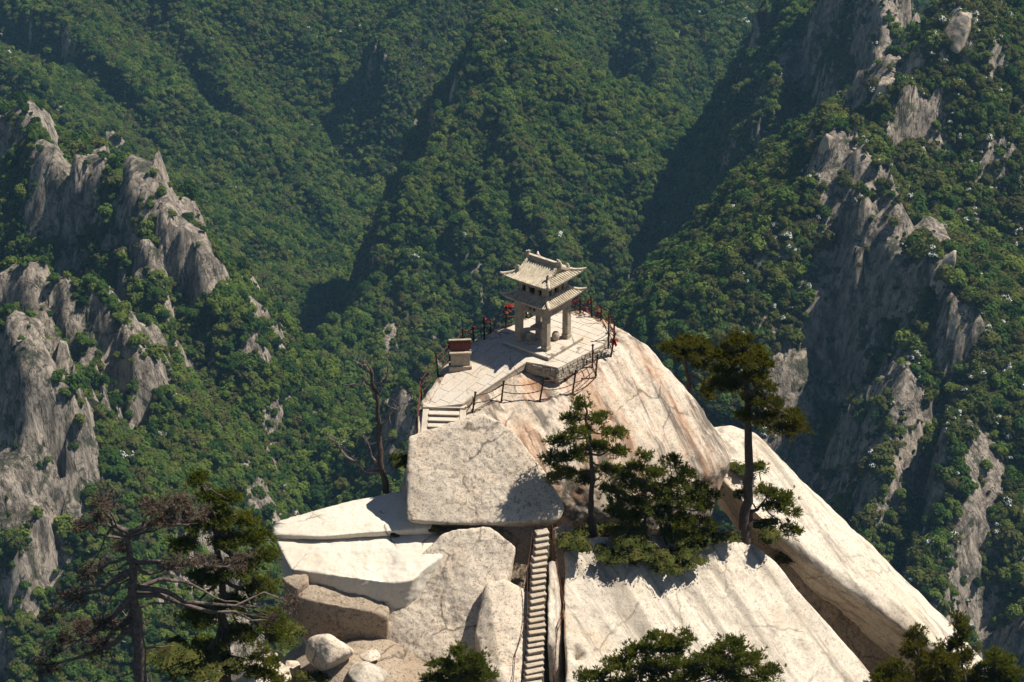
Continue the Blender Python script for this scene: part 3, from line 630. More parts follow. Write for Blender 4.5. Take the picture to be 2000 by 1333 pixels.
# the foot of the summit down to the valley
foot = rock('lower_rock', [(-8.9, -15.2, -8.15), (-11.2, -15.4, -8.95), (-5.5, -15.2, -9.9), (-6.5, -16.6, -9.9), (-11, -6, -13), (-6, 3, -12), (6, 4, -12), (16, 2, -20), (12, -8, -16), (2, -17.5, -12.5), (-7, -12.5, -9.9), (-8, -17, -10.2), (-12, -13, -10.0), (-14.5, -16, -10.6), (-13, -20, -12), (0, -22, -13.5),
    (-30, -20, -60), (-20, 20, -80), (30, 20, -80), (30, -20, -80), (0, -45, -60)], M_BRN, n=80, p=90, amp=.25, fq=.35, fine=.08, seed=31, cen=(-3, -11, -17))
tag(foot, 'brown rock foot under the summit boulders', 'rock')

# loose boulders settle onto the rock below them
from mathutils.bvhtree import BVHTree
bpy.context.view_layer.update(); _ft = BVHTree.FromObject(foot, bpy.context.evaluated_depsgraph_get())
for o in list(COL.objects):
    if o.name.startswith('boulder'):
        v = np.array([w.co for w in o.data.vertices]); c = v.mean(0); h = _ft.ray_cast(Vector((c[0], c[1], 5)), Vector((0, 0, -1)))
        if h[0] is not None: o.location.z = max(-.8, min(.9, h[0].z-.12*(v[:, 2].max()-v[:, 2].min())-v[:, 2].min()))
# where a view ray meets the summit rocks: things are stood on these points
_bv = []
for o in list(COL.objects):
    if o.type == 'MESH' and o.get('category') in ('rock', 'boulder', 'slab') and o.location.z == 0:
        me = o.data; _v = np.empty(len(me.vertices)*3, np.float32); me.vertices.foreach_get('co', _v); _l = np.empty(len(me.loops), np.int32); me.loops.foreach_get('vertex_index', _l)
        _bv.append(BVHTree.FromPolygons(_v.reshape(-1, 3).tolist(), _l.reshape(-1, 4).tolist()))
def hit(px, py, fallback=None):
    d = Vector(ray(px, py).tolist()).normalized(); best = None
    for t in _bv:
        h = t.ray_cast(Vector(CAM.tolist()), d)
        if h[0] is not None and (best is None or h[3] < best[3]): best = h
    return np.array(best[0]) if best is not None else np.array(fallback)
def drop(x, y, z0=20):
    best = -99
    for t in _bv:
        h = t.ray_cast(Vector((x, y, z0)), Vector((0, 0, -1)))
        if h[0] is not None: best = max(best, h[0].z)
    return best

# pale bare rocks that stand out along the right-hand ridge
M_KNOB = mat_rock('ridge_granite', (.56, .46, .35), (.44, .35, .26), (.16, .13, .10), spk=.3, lich=.5, streak=.6, scale=.22, bump=.8, bdist=.5, crack=.6)
def crag(label, px, py, rx, ry, rz, seed, lean=(0, 0)):
    c = surf(px, py)+np.array([0, 3, rz*.1]); r2 = np.random.RandomState(seed); pts = []
    for _ in range(12):
        d = r2.normal(size=3); d /= np.linalg.norm(d); q = d*np.array([rx, ry, rz]); q[0] += lean[0]*d[2]; q[1] += lean[1]*d[2]; pts.append(c+q)
    for d in ((1, 0, -.6), (-1, 0, -.6), (0, -1, -.6), (0, 1, -.6)): pts.append(c+np.array(d)*np.array([rx, ry, rz*1.4]))
    tag(rock('crag', pts, M_KNOB, n=26, p=40, amp=.35, fq=.25, fine=.12, seed=seed), label, 'rock')
for a in (('pale rock knob on the very tip of the little peak', 1622, 290, 3.4, 3.2, 3.6, 401), ('tall pale slab standing on the crest above the little peak', 1722, 198, 4.2, 4, 7.5, 402, (2.5, 0)), ('square pale block on the crest beside the shaded buttress', 1795, 135, 5, 4, 5, 403),
          ('long bare granite spine at the top of the ridge', 1868, 60, 5, 9, 8, 404, (4, 3)), ('small lit crag just below the peak on its sunny side', 1700, 352, 2.8, 2.6, 4, 405), ('narrow lit crag halfway down the sunny crest', 1757, 440, 2.4, 2.6, 4.5, 406),
          ('long lit crag low on the sunny crest', 1838, 560, 3, 4, 11, 407, (3, -2)), ('lit crag at the foot of the sunny crest', 1866, 655, 3.2, 3.5, 6, 408)): crag(*a)
# ------------------------------------------------------------------ terrace, pavilion, sign, fences, steps
M_STONE = mat_plain('pavilion_stone', (.38, .31, .23), .85, .32, 5, bump=.4, bscale=25)
M_TILE = mat_plain('roof_stone', (.50, .425, .32), .85, .32, 4, bump=.35, bscale=30)
M_FLAG = mat_rock('flagstone', (.55, .485, .40), (.48, .415, .33), (.24, .21, .175), spk=.2, lich=.3, rust=.12, scale=1.5, bump=.35, bdist=.04)
M_WALLST = mat_rock('wall_stone', (.42, .36, .28), (.33, .275, .21), (.14, .12, .10), spk=.5, lich=.5, scale=1.6, bump=.7, bdist=.05)
M_WORN = mat_rock('worn_step', (.50, .42, .32), (.40, .32, .235), (.18, .15, .12), spk=.35, lich=.4, scale=1.6, bump=.5, bdist=.05)
M_SHADE = mat_plain('opening_shade', (.012, .01, .009), .9, .1)  # near-black paint for the shade inside the openings
M_IRON = mat_plain('dark_iron', (.035, .024, .02), .55, .3, 12, metal=.5)
M_RUSTY = mat_plain('rusty_iron', (.11, .04, .022), .75, .35, 14, metal=.2)
M_RED = mat_plain('red_cloth', (.22, .014, .012), .75, .25, 9)
M_BOARD = mat_plain('oxblood_board', (.11, .020, .014), .5, .25, 7)
M_BOARDIN = mat_plain('oxblood_panel', (.15, .035, .026), .55, .3, 9)
M_GOLD = mat_plain('letter_dark', (.03, .035, .018), .6, .2)

AX = np.array([math.cos(R(-38)), math.sin(R(-38))]); AY = np.array([-AX[1], AX[0]])
PC = np.array([-.1, -.4])
def pave_z(x, y):
    """height of the paving: level round the pavilion, falling along the path to the upper steps"""
    t = ((x+1.6)*-3.3+(y+1.5)*-3.95)/(3.3**2+3.95**2); return -.95*min(max(t, 0), 1.2)
def clip_poly(sub, cl):
    """convex clip (Sutherland-Hodgman), cl counter-clockwise"""
    out = sub
    for i in range(len(cl)):
        a = cl[i]; b = cl[(i+1) % len(cl)]; inp, out = out, []
        if not inp: return []
        ins = lambda p: (b[0]-a[0])*(p[1]-a[1])-(b[1]-a[1])*(p[0]-a[0]) >= 0
        for k in range(len(inp)):
            p, q = inp[k-1], inp[k]
            if ins(p) != ins(q):
                d1 = (b[0]-a[0])*(p[1]-a[1])-(b[1]-a[1])*(p[0]-a[0]); d2 = (b[0]-a[0])*(q[1]-a[1])-(b[1]-a[1])*(q[0]-a[0]); t = d1/(d1-d2)
                out.append((p[0]+(q[0]-p[0])*t, p[1]+(q[1]-p[1])*t))
            if ins(q): out.append(q)
    return out
def convex(poly):
    pts = sorted(set(poly)); cr = lambda o, a, b: (a[0]-o[0])*(b[1]-o[1])-(a[1]-o[1])*(b[0]-o[0]); lo = []; hi = []
    for q in pts:
        while len(lo) > 1 and cr(lo[-2], lo[-1], q) <= 0: lo.pop()
        lo.append(q)
    for q in pts[::-1]:
        while len(hi) > 1 and cr(hi[-2], hi[-1], q) <= 0: hi.pop()
        hi.append(q)
    return lo[:-1]+hi[:-1]
def ccw(poly):
    a = sum(poly[i-1][0]*poly[i][1]-poly[i][0]*poly[i-1][1] for i in range(len(poly))); return poly if a > 0 else poly[::-1]
def onz(px, py, z): p = Pz(px, py, z); return (p[0], p[1])
court = convex([onz(1028, 706, 0), onz(1090, 719, 0), onz(1178, 673, 0), onz(1193, 648, 0), onz(1150, 617, 0), onz(1060, 611, 0), onz(985, 643, 0), onz(962, 668, 0)])
pathp = convex([onz(1028, 706, 0), onz(985, 643, 0), onz(935, 664, -.1), onz(880, 716, -.5), onz(834, 795, -.95), onz(903, 795, -.95), onz(957, 748, -.6)])
pav = empty('pavement', (0, 0, 0)); tag(pav, 'white flagstone paving round the pavilion and down to the steps', kind='structure')
def base_under(poly, drop, name):
    
    cx = np.mean([p[0] for p in poly]); cy = np.mean([p[1] for p in poly]); pin = [(cx+(p[0]-cx)*.985, cy+(p[1]-cy)*.985) for p in poly]
    zz = [pave_z(*p)-.05 for p in pin]; MB().prism(pin, [z-drop for z in zz], zz).build(name, M_WALLST, pav)
base_under(pathp, .3, 'bedding')
base_under(court, .6, 'bedding')
rp = random.Random(5)
def flags(poly, org, ax, ay, su, sv, name='flagstone'):
    us = [((p[0]-org[0])*ax[0]+(p[1]-org[1])*ax[1], (p[0]-org[0])*ay[0]+(p[1]-org[1])*ay[1]) for p in poly]
    v = min(u[1] for u in us); v1 = max(u[1] for u in us); u0 = min(u[0] for u in us); u1 = max(u[0] for u in us)
    while v < v1:
        dv = sv*rp.uniform(.8, 1.2); u = u0-rp.uniform(0, su)
        while u < u1:
            du = su*rp.uniform(.65, 1.35); g = .012
            q = [(u+g, v+g), (u+du-g, v+g), (u+du-g, v+dv-g), (u+g, v+dv-g)]
            q = [(org[0]+a*ax[0]+b*ay[0], org[1]+a*ax[1]+b*ay[1]) for a, b in q]
            c = clip_poly(q, poly)
            if len(c) > 2 and abs(sum(c[i-1][0]*c[i][1]-c[i][0]*c[i-1][1] for i in range(len(c)))) > .06:
                h = rp.uniform(-.008, .012); zz = [pave_z(*p)+h for p in c]
                MB().prism(c, [z-.07 for z in zz], zz).build(name, M_FLAG, pav)
            u += du
        v += dv
flags(court, PC, AX, AY, .95, .55)
pd = np.array([.64, .768]); flags(pathp, np.array([-4.9, -5.4]), pd, np.array([-pd[1], pd[0]]), .9, .55)

# retaining wall of the terrace: rough stones in courses under the front edges
tw = empty('terrace_wall', (1, -3, -.6)); tag(tw, 'low retaining wall of small rough stones under the terrace edge', 'wall')
def stone_course(a, b, ha, hb, rows):
    a = np.array(a); b = np.array(b); L_ = np.linalg.norm(b-a); d = (b-a)/L_; nrm = np.array([d[1], -d[0]])
    for r in range(rows):
        u = 0
        while u < L_-.05:
            du = min(rp.uniform(.2, .42), L_-u); t = (u+du/2)/L_; hh = (ha+(hb-ha)*t)
            if hh > .12:
                z1 = -.09-hh*r/rows; z0 = -.09-hh*(r+1)/rows+.012; o = rp.uniform(-.02, .05)
                M_ = Matrix(((d[0], nrm[0], 0, a[0]-tw.location[0]), (d[1], nrm[1], 0, a[1]-tw.location[1]), (0, 0, 1, -tw.location[2]), (0, 0, 0, 1)))
                MB().box(u+.01, u+du-.01, -.25, o, z0, z1, M_).build('stone', M_WALLST, tw, bevel=.02)
            u += du
stone_course(onz(1030, 707, 0), onz(1090, 719, 0), .05, .75, 3)
stone_course(onz(1090, 719, 0), onz(1179, 673, 0), .75, .45, 4)

# ---- the pavilion
pv = empty('pavilion', (PC[0], PC[1], 0), R(-38)); tag(pv, 'two-tiered stone pavilion with upturned eaves standing on the summit terrace', 'pavilion')
pl = MB().box(-1.41, 1.41, -1.41, 1.41, -.05, .13).build('plinth', M_STONE, pv, bevel=.015)
for i, (x0, x1, y0, y1) in enumerate([(-1.43, -.5, -1.43, -.72), (-.49, .52, -1.43, -.72), (.53, 1.43, -1.43, -.72), (-1.43, -.1, -.71, .05), (-.09, 1.43, -.71, .05), (-1.43, -.6, .06, .75), (-.59, .4, .06, .75), (.41, 1.43, .06, .75), (-1.43, .2, .76, 1.43), (.21, 1.43, .76, 1.43)]):
    MB().box(x0, x1, y0, y1, .132, .2+.003*(i % 2)).build('floor_slab', M_FLAG, pl, bevel=.008)
for sx in (-1, 1):
    for sy in (-1, 1):
        c = (sx*.82, sy*.82)
        pp = MB().box(c[0]-.16, c[0]+.16, c[1]-.16, c[1]+.16, .42, 1.96).build('pillar', M_STONE, pv, bevel=.025)
        MB().box(c[0]-.185, c[0]+.185, c[1]-.185, c[1]+.185, .2, .425).build('pillar_base', M_STONE, pp, bevel=.02)
for k in range(4):
    M_ = Matrix.Rotation(k*math.pi/2, 4, 'Z')
    bmk = MB().box(-.995, .66, -.995, -.66, 1.955, 2.50, M_).build('beam', M_STONE, pv, bevel=.015)
    MB().box(-.5, .5, -1.02, -.99, 2.06, 2.36, M_).build('beam_panel', M_STONE, bmk)
    # carved brackets at the corner and along the eave
    for q in (-1.0, -.5, 0, .5):
        MB().box(q-.06, q+.06, -1.16, -.98, 2.42, 2.53, M_).build('bracket', M_STONE, pv, bevel=.01)
def roof_pt(half, ridge_half, z0, z1, lift, u, v):
    """hip roof face point: v 0 at the eave to 1 at the top, u -1..1 along the eave; concave, corners turned up"""
    w = half+(ridge_half-half)*v; zz = z0+(z1-z0)*(.62*v+.38*v*v)+lift*abs(u)**5*(1-v)**2
    w2 = w+.07*abs(u)**6*(1-v)**3
    return Vector((u*w2, -w-.07*abs(u)**6*(1-v)**3*1.0, zz))
def tiled_face(M_, fn, nrows, parent, name='roof_face', thick=.07, nu=24, nvv=6):
    V = []; F = []
    for lay in (0, 1):
        for j in range(nvv+1):
            for i in range(nu+1):
                p = fn(-1+2*i/nu, j/nvv); V.append(M_ @ (p-Vector((0, 0, thick*lay))))
    o2 = (nu+1)*(nvv+1); g = lambda i, j, l=0: l*o2+j*(nu+1)+i
    for j in range(nvv):
        for i in range(nu): F += [(g(i, j), g(i+1, j), g(i+1, j+1), g(i, j+1)), (g(i, j+1, 1), g(i+1, j+1, 1), g(i+1, j, 1), g(i, j, 1))]
    for i in range(nu): F += [(g(i, 0, 1), g(i+1, 0, 1), g(i+1, 0), g(i, 0)), (g(i, nvv), g(i+1, nvv), g(i+1, nvv, 1), g(i, nvv, 1))]
    for j in range(nvv): F += [(g(0, j), g(0, j+1), g(0, j+1, 1), g(0, j, 1)), (g(nu, j+1), g(nu, j), g(nu, j, 1), g(nu, j+1, 1))]
    face = MB().add(V, F).build(name, M_TILE, parent)
    return face
def tile_rows(M_, fn, n, face, half, ridge_half, rad=.042):
    """round tiles run straight down the slope from where the hip cuts them to the eave"""
    for k in range(n):
        x = -half+2*half*(k+.5)/n
        vmax = 1.0 if abs(x) <= ridge_half else (half-abs(x))/(half-ridge_half)
        if vmax < .08: continue
        pts = []
        for j in range(7):
            v = vmax*j/6; w = half+(ridge_half-half)*v; u = max(-1, min(1, x/w)); p = fn(u, v); pts.append(M_ @ (p+Vector((0, 0, .012))))
        e = pts[0]-pts[1]; e.normalize(); pts[0] = pts[0]+e*.035
        MB().tube(pts, rad, 6).build('tile_row', M_TILE, face)
def hip_ridge(M_, fn, parent, rad=.07):
    pts = [M_ @ (fn(1.0, v)+Vector((0, 0, .05))) for v in (0, .15, .35, .6, .85, 1.0)]
    e = (pts[0]-pts[1]).normalized(); pts = [pts[0]+e*.12+Vector((0, 0, .05))]+pts
    MB().tube(pts, [rad*.6]+[rad]*(len(pts)-1), 6).build('hip_ridge', M_TILE, parent)
lowf = lambda u, v: roof_pt(1.34, .86, 2.62, 2.93, .12, u, v)
lroof = empty('lower_roof', (0, 0, 0)); lroof.parent = pv
for k in range(4):
    M_ = Matrix.Rotation(k*math.pi/2, 4, 'Z'); f = tiled_face(M_, lowf, 18, lroof); tile_rows(M_, lowf, 19, lroof, 1.34, .86); hip_ridge(M_, lowf, lroof)
MB().box(-1.05, 1.05, -1.05, 1.05, 2.502, 2.56).build('eave_board', M_STONE, pv)
# upper storey: corner posts and mullions round openings backed by painted shade
us = empty('upper_storey', (0, 0, 0)); us.parent = pv
MB().box(-.70, .70, -.70, .70, 2.75, 3.6).build('shade_box', M_SHADE, us)  # solid black box, the shade behind the openings put into colour
for k in range(4):
    M_ = Matrix.Rotation(k*math.pi/2, 4, 'Z')
    for a, b in ((-.84, -.64), (-.42, -.22), (.13, .34), (.54, .70)):
        MB().box(a, b, -.84, -.70, 2.96, 3.27, M_).build('mullion', M_STONE, us)
    MB().box(-.84, .70, -.845, -.70, 2.7, 2.96, M_).build('sill', M_STONE, us)
    MB().box(-.84, .70, -.85, -.70, 3.27, 3.73, M_).build('lintel', M_STONE, us)
# upper roof: a hipped skirt below a gabled roof whose ridge runs along the front
uroof = empty('upper_roof', (0, 0, 0)); uroof.parent = pv
UH = 1.32
def up_front(u, v):
    """front and back slopes run from the eave right up to the ridge"""
    w = UH-(UH-.88)*min(v/.42, 1); xw = (w+.07*abs(u)**6*max(0, 1-v/.42)**3)*u
    y = -UH*(1-v)-.07*abs(u)**6*max(0, 1-v/.42)**3
    return Vector((xw, y, 3.70+.62*(.55*v+.45*v*v)+.10*abs(u)**5*max(0, 1-v*2)**2))
def up_side(u, v):
    w = UH-(UH-.80)*v; q = .07*abs(u)**6*(1-v)**3; vv = v*(UH-.80)/UH
    return Vector((u*(w+q), -w-q, 3.70+.62*(.55*vv+.45*vv*vv)+.10*abs(u)**5*max(0, 1-vv*2)**2))
def rows_front(M_, n):
    for k in range(n):
        x = -UH+2*UH*(k+.5)/n; pts = []
        v1 = 1.0 if abs(x) <= .88 else .42*(UH-abs(x))/(UH-.88)
        if v1 < .05: continue
        for j in range(8):
            v = v1*j/7; w = UH-(UH-.88)*min(v/.42, 1); pts.append(M_ @ (up_front(max(-1, min(1, x/w)), v)+Vector((0, 0, .012))))
        e = (pts[0]-pts[1]).normalized(); pts[0] = pts[0]+e*.035
        MB().tube(pts, .042, 6).build('tile_row', M_TILE, uroof)
for k in range(4):
    M_ = Matrix.Rotation(k*math.pi/2, 4, 'Z')
    if k % 2 == 0:
        tiled_face(M_, up_front, 18, uroof, nvv=12); rows_front(M_, 19)
        pts = [M_ @ (up_front(sg*1.0, v)+Vector((0, 0, .05))) for sg in (1,) for v in (0, .1, .2, .3, .42)]
        pts = [pts[0]+(pts[0]-pts[1]).normalized()*.13+Vector((0, 0, .06))]+pts
        for sg in (1, -1):
            pt = [M_ @ (up_front(sg, v)+Vector((0, 0, .05))) for v in (0, .1, .2, .3, .40)]
            pt = [pt[0]+(pt[0]-pt[1]).normalized()*.13+Vector((0, 0, .06))]+pt
            MB().tube(pt, [.04]+[.065]*5, 6).build('hip_ridge', M_TILE, uroof)
            # the sloping ridge that edges the gable, and its beast ornament at the foot
            pr = [M_ @ (up_front(sg*.98, v)+Vector((0, 0, .06))) for v in (.42, .55, .7, .85, 1.0)]
            MB().tube(pr, .07, 6).build('gable_ridge', M_TILE, uroof)
            c = M_ @ (up_front(sg*.98, .40)+Vector((0, 0, .1)))
            orn = MB().box(c.x-.07, c.x+.07, c.y-.07, c.y+.07, c.z-.06, c.z+.12); orn.tube([c+Vector((0, 0, .1)), c+Vector((.02, -.03, .2)), c+Vector((.0, -.09, .24))], [.06, .05, .02], 6)
            orn.build('ridge_ornament', M_TILE, uroof)
    else:
        tiled_face(M_, up_side, 14, uroof, nvv=5); tile_rows(M_, up_side, 17, uroof, UH, .80)
        # gable triangle with bargeboard
        M2 = M_
        MB().add([M2 @ Vector(p) for p in ((-.62, -.80, 3.86), (.62, -.80, 3.86), (0, -.80, 4.3), (-.62, -.74, 3.86), (.62, -.74, 3.86), (0, -.74, 4.3))], [(0, 1, 2), (5, 4, 3), (0, 3, 4, 1), (1, 4, 5, 2), (2, 5, 3, 0)]).build('gable', M_STONE, uroof)
        for sg in (1, -1):
            pts = [M2 @ Vector((sg*q, -.90, zq)) for q, zq in ((.78, 3.90), (.5, 4.03), (.25, 4.17), (0.03, 4.34))]
            MB().tube(pts, .05, 4).build('bargeboard', M_TILE, uroof)
            for k2 in range(6):
                t = (k2+.5)/6; c = M2 @ Vector((sg*(.78-.75*t), -.95, 3.92+.42*t)); d = M2 @ Vector((sg*(.78-.75*t), -.80, 3.96+.42*t))
                MB().tube([c, d], .045, 6).build('tile_end', M_TILE, uroof)
rd = MB().box(-.92, .92, -.07, .07, 4.27, 4.48).build('main_ridge', M_STONE, uroof, bevel=.02)
MB().box(-.94, .94, -.085, .085, 4.481, 4.53).build('ridge_cap', M_TILE, uroof, bevel=.015)
for sg in (-1, 1):
    MB().tube([(sg*.86, 0, 4.38), (sg*.93, 0, 4.56), (sg*.88, 0, 4.66), (sg*.80, 0, 4.68)], [.10, .10, .07, .03], 8).build('ridge_finial', M_TILE, uroof)
    MB().tube([(sg*.99, 0, 4.28), (sg*1.02, 0, 4.5), (sg*1.0, 0, 4.64)], [.07, .075, .04], 8).build('ridge_finial', M_TILE, uroof)
# the name carved on the front beam
for i, ch in enumerate('亭棋下'):
    cu = bpy.data.curves.new('carved_letter', 'FONT'); cu.body = ch; cu.size = .2; cu.extrude = .006; cu.align_x = 'CENTER'
    tmp = bpy.data.objects.new('carved_letter_curve', cu); COL.objects.link(tmp); bpy.context.view_layer.update()
    me = bpy.data.meshes.new_from_object(tmp.evaluated_get(bpy.context.evaluated_depsgraph_get())); bpy.data.objects.remove(tmp); me.materials.clear()
    o = link('carved_letter', me, M_GOLD, pv)
    o.location = (.24-.24*i, -1.03, 2.15); o.rotation_euler = (R(90), 0, 0)
# stone table and drum stools inside
tb = empty('stone_table', (PC[0]-.12, PC[1]+.08, .205), R(-38)); tag(tb, 'square stone chess table standing inside the pavilion', 'table')
MB().box(-.36, .36, -.36, .36, .58, .68).build('table_top', M_STONE, tb, bevel=.02); MB().box(-.19, .19, -.19, .19, 0, .58).build('pedestal', M_STONE, tb, bevel=.03)
for (dx, dy), lb in (((-.72, -.12), 'drum stool behind the pavilion pillar beside the sunlit path'), ((.62, -.12), 'drum stool between the two front pavilion pillars'), ((.1, .75), 'drum stool on the far side of the stone table')):
    st = MB().tube([(0, 0, 0), (0, 0, .08), (0, 0, .21), (0, 0, .34), (0, 0, .42)], [.13, .175, .2, .175, .13], 14).build('stone_stool', M_STONE, None, smooth=False)
    st.location = (PC[0]+dx, PC[1]+dy, .205); tag(st, 'stone '+lb, 'stool', 'stone stools in the pavilion')

# ---- the red sign on its pedestal
sg_p = Pz(899, 717, -.36); sn = empty('sign', (sg_p[0], sg_p[1], pave_z(sg_p[0], sg_p[1])), R(4)); tag(sn, 'dark red notice board on a pale stone pedestal beside the path', 'sign')
MB().box(-.55, .55, -.3, .3, -.08, .2).build('footing', M_STONE, sn, bevel=.02)
MB().box(-.46, .46, -.2, .2, .2, .82).build('pedestal', M_STONE, sn, bevel=.015)
MB().box(-.53, .53, -.26, .26, .82, .92).build('cap', M_STONE, sn, bevel=.02)
bd = MB().box(-.52, .52, -.05, .05, .92, 1.48).build('board', M_BOARD, sn, bevel=.01)
MB().box(-.44, .44, -.058, -.05, 1.0, 1.36).build('board_panel', M_BOARDIN, bd)
MB().box(-.54, .54, -.07, .07, 1.48, 1.52).build('board_cap', M_STONE, bd)
for x in (-.52, .44): MB().box(x, x+.08, -.09, -.052, .925, 1.0).build('clamp', M_FLAG, bd)

# ---- upper steps
up = empty('stone_stairs', tuple(Pz(868, 797, -.97)), R(-3)); tag(up, 'short flight of white stone steps leading up to the terrace', 'stairs')
for k in range(7):
    stp = MB().box(-.72, .72, -.32*(k+1)-.045, -.32*k+.04, -.15*(k+1)-.055, -.15*(k+1)).build('step', M_FLAG, up, bevel=.01)
    MB().box(-.72, .72, -.32*(k+1)+.035, -.32*k+.06, -.15*(k+1)-.5, -.15*(k+1)-.056).build('riser', M_BRN, stp)  # darker brown stone puts the shade under the treads into colour
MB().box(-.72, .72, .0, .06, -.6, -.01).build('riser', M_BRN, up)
for sx in (-1, 1):
    pr = [(.2, .02), (-2.0, -1.0), (-2.0, -1.8), (.2, -.8)]
    V = [(sx*.73, a, b) for a, b in pr]+[(sx*1.02, a, b) for a, b in pr]
    MB().add(V, [(0, 1, 2, 3), (7, 6, 5, 4), (0, 4, 5, 1), (1, 5, 6, 2), (2, 6, 7, 3), (3, 7, 4, 0)]).build('side_wall', M_FLAG, up, bevel=.015)
MB().box(-1.02, 1.02, .0, .34, -.6, .03).build('landing', M_FLAG, up, bevel=.015)

# ---- fences of iron posts and chains
def strand(a, b, sag, rad=.023, n=18):
    pts = []; 
    for i in range(n+1):
        t = i/n; p = a+(b-a)*t; pts.append((p[0], p[1], p[2]-sag*4*t*(1-t)))
    rr = [rad*(1.25 if i % 2 else .7) for i in range(n+1)]
    return MB().tube(pts, rr, 5)
def fence(label, posts, drops=(.12, .5, .88), closed=True, rad=.046, mat=M_IRON, skip=()):
    """posts: (base px, base py, base z, top px, height)"""
    f = empty('chain_fence', tuple(Pz(*posts[0][:3]))); o = np.array(f.location); tag(f, label, 'fence'); tops = []
    for bx, by, bz, lean, h in posts:
        b = hit(bx, by, Pz(bx, by, bz)); b = b if abs(b[2]-bz) < .8 else Pz(bx, by, bz); t = b+np.array([lean, 0, h]); tops.append((b, t, h))
        p = MB().tube([b-o-np.array([0, 0, .4]), b-o, (b+t)/2-o, t-o], [rad, rad, rad*.9, rad*.9], 8).build('post', mat, f)
        MB().tube([t-o-np.array([0, 0, .03]), t-o+np.array([0, 0, .03]), t-o+np.array([0, 0, .07])], [rad*1.3, rad*1.4, rad*.5], 8).build('post_cap', mat, p)
    for k in range(len(tops)-1):
        if k in skip: continue
        for d in drops:
            a = tops[k][1]-np.array([0, 0, d*tops[k][2]]); b = tops[k+1][1]-np.array([0, 0, d*tops[k+1][2]])
            strand(a-o, b-o, .06+.05*np.linalg.norm(b-a)).build('chain', M_RUSTY, f)
    return tops
t_front = fence('iron post and chain fence along the brink in front of the terrace', [(904, 838, -2.2, 0, .8), (923, 806, -1.9, .14, 1.05), (979, 786, -1.72, .12, 1.1), (1054, 785, -1.7, .2, 1.3), (1118, 770, -1.55, .15, 1.25), (1163, 738, -1.4, .08, 1.2), (1157, 718, -1.1, 0, 1.2)])
t_right = fence('leaning iron posts and chains along the right rim of the terrace', [(1193, 697, -1.05, .18, 1.25), (1188, 680, -.75, 0, 1.75), (1199, 664, -.6, 0, 1.0), (1174, 626, -.4, 0, .75), (1156, 626, -.4, -.07, 1.3), (1133, 612, -.35, 0, .8), (1100, 605, -.35, 0, .8)], drops=(.1, .45, .8))
t_left = fence('iron posts and chains along the far rim from the red board to the pavilion', [(1060, 606, -.35, 0, .8), (1028, 622, -.35, 0, .9), (988, 645, -.3, .04, 1.25), (958, 652, -.35, 0, .75), (946, 665, -.4, 0, 1.25), (925, 668, -.4, -.02, .8), (904, 676, -.45, 0, .9), (879, 708, -.62, -.06, 1.1), (856, 736, -.85, -.1, 1.25), (823, 776, -1.2, -.04, 1.0), (815, 845, -2.1, 0, .8)], drops=(.08, .4, .75))
# red ribbons knotted to the chains
def ribbon(p, label, s=1.0, seed=0):
    r2 = random.Random(seed); m = MB()
    o = empty('red_ribbon', tuple(p))
    kn = MB().tube([(-.05*s, 0, -.03*s), (0, 0, .04*s), (.05*s, 0, -.02*s)], [.03*s, .05*s, .03*s], 7).build('knot', M_RED, o)
    for k in range(5):
        a = r2.uniform(0, 6.28); l = r2.uniform(.10, .22)*s; w = .022*s; dx, dy = math.cos(a), math.sin(a); up_ = r2.uniform(-.2, .16)*s
        P_ = [Vector((dx*l*t, dy*l*t, up_*t-.5*l*t*t)) for t in (0, .35, .7, 1)]; nx_ = Vector((-dy, dx, .5)).normalized()*w
        V = [q-nx_*(1+.5*i) for i, q in enumerate(P_)]+[q+nx_*(1+.5*i) for i, q in enumerate(P_)]
        V2 = V+[v+Vector((0, 0, .012)) for v in V]
        F = [(i, i+1, 5+i, 4+i) for i in range(3)]+[(12+i, 13+i, 9+i, 8+i) for i in range(3)]
        MB().add(V2, F).build('ribbon_tail', M_RED, o)
    tag(o, label, 'ribbon', 'red ribbons tied to the terrace fences')
def on_chain(tops, k, t, d): 
    a = tops[k]; b = tops[k+1]; A = a[1]-np.array([0, 0, d*a[2]]); B = b[1]-np.array([0, 0, d*b[2]]); p = A+(B-A)*t
    p[2] -= (.06+.05*np.linalg.norm(B-A))*4*t*(1-t); return p
for i in range(11):
    k = [3, 3, 4, 4, 4, 5, 5, 5, 5, 2, 2, 2, 1, 4, 3, 5, 2][i]; ribbon(on_chain(t_right, k, rp.uniform(.05, .95), rp.choice((.1, .1, .45))), 'dull scarlet ribbon knotted to the chain on the right rim behind the pavilion', rp.uniform(.6, 1.2), i)
for j, (bx, i_) in enumerate(((0, 0), (1, 2))):
    ribbon(t_right[0][0]+(t_right[0][1]-t_right[0][0])*(.55+.2*j), 'scarlet ribbon tied halfway up the leaning post at the right rim', 1.3, 40+j)
for i in range(9):
    k = [1, 2, 2, 3, 3, 4, 5, 6, 1][i]; ribbon(on_chain(t_left, k, rp.uniform(.1, .9), .08), 'scarlet ribbon knotted to the chain between the red board and the pavilion', rp.uniform(.7, 1.2), 60+i)
ribbon(t_left[2][1], 'large scarlet bow on top of the post left of the pavilion', 1.7, 80)
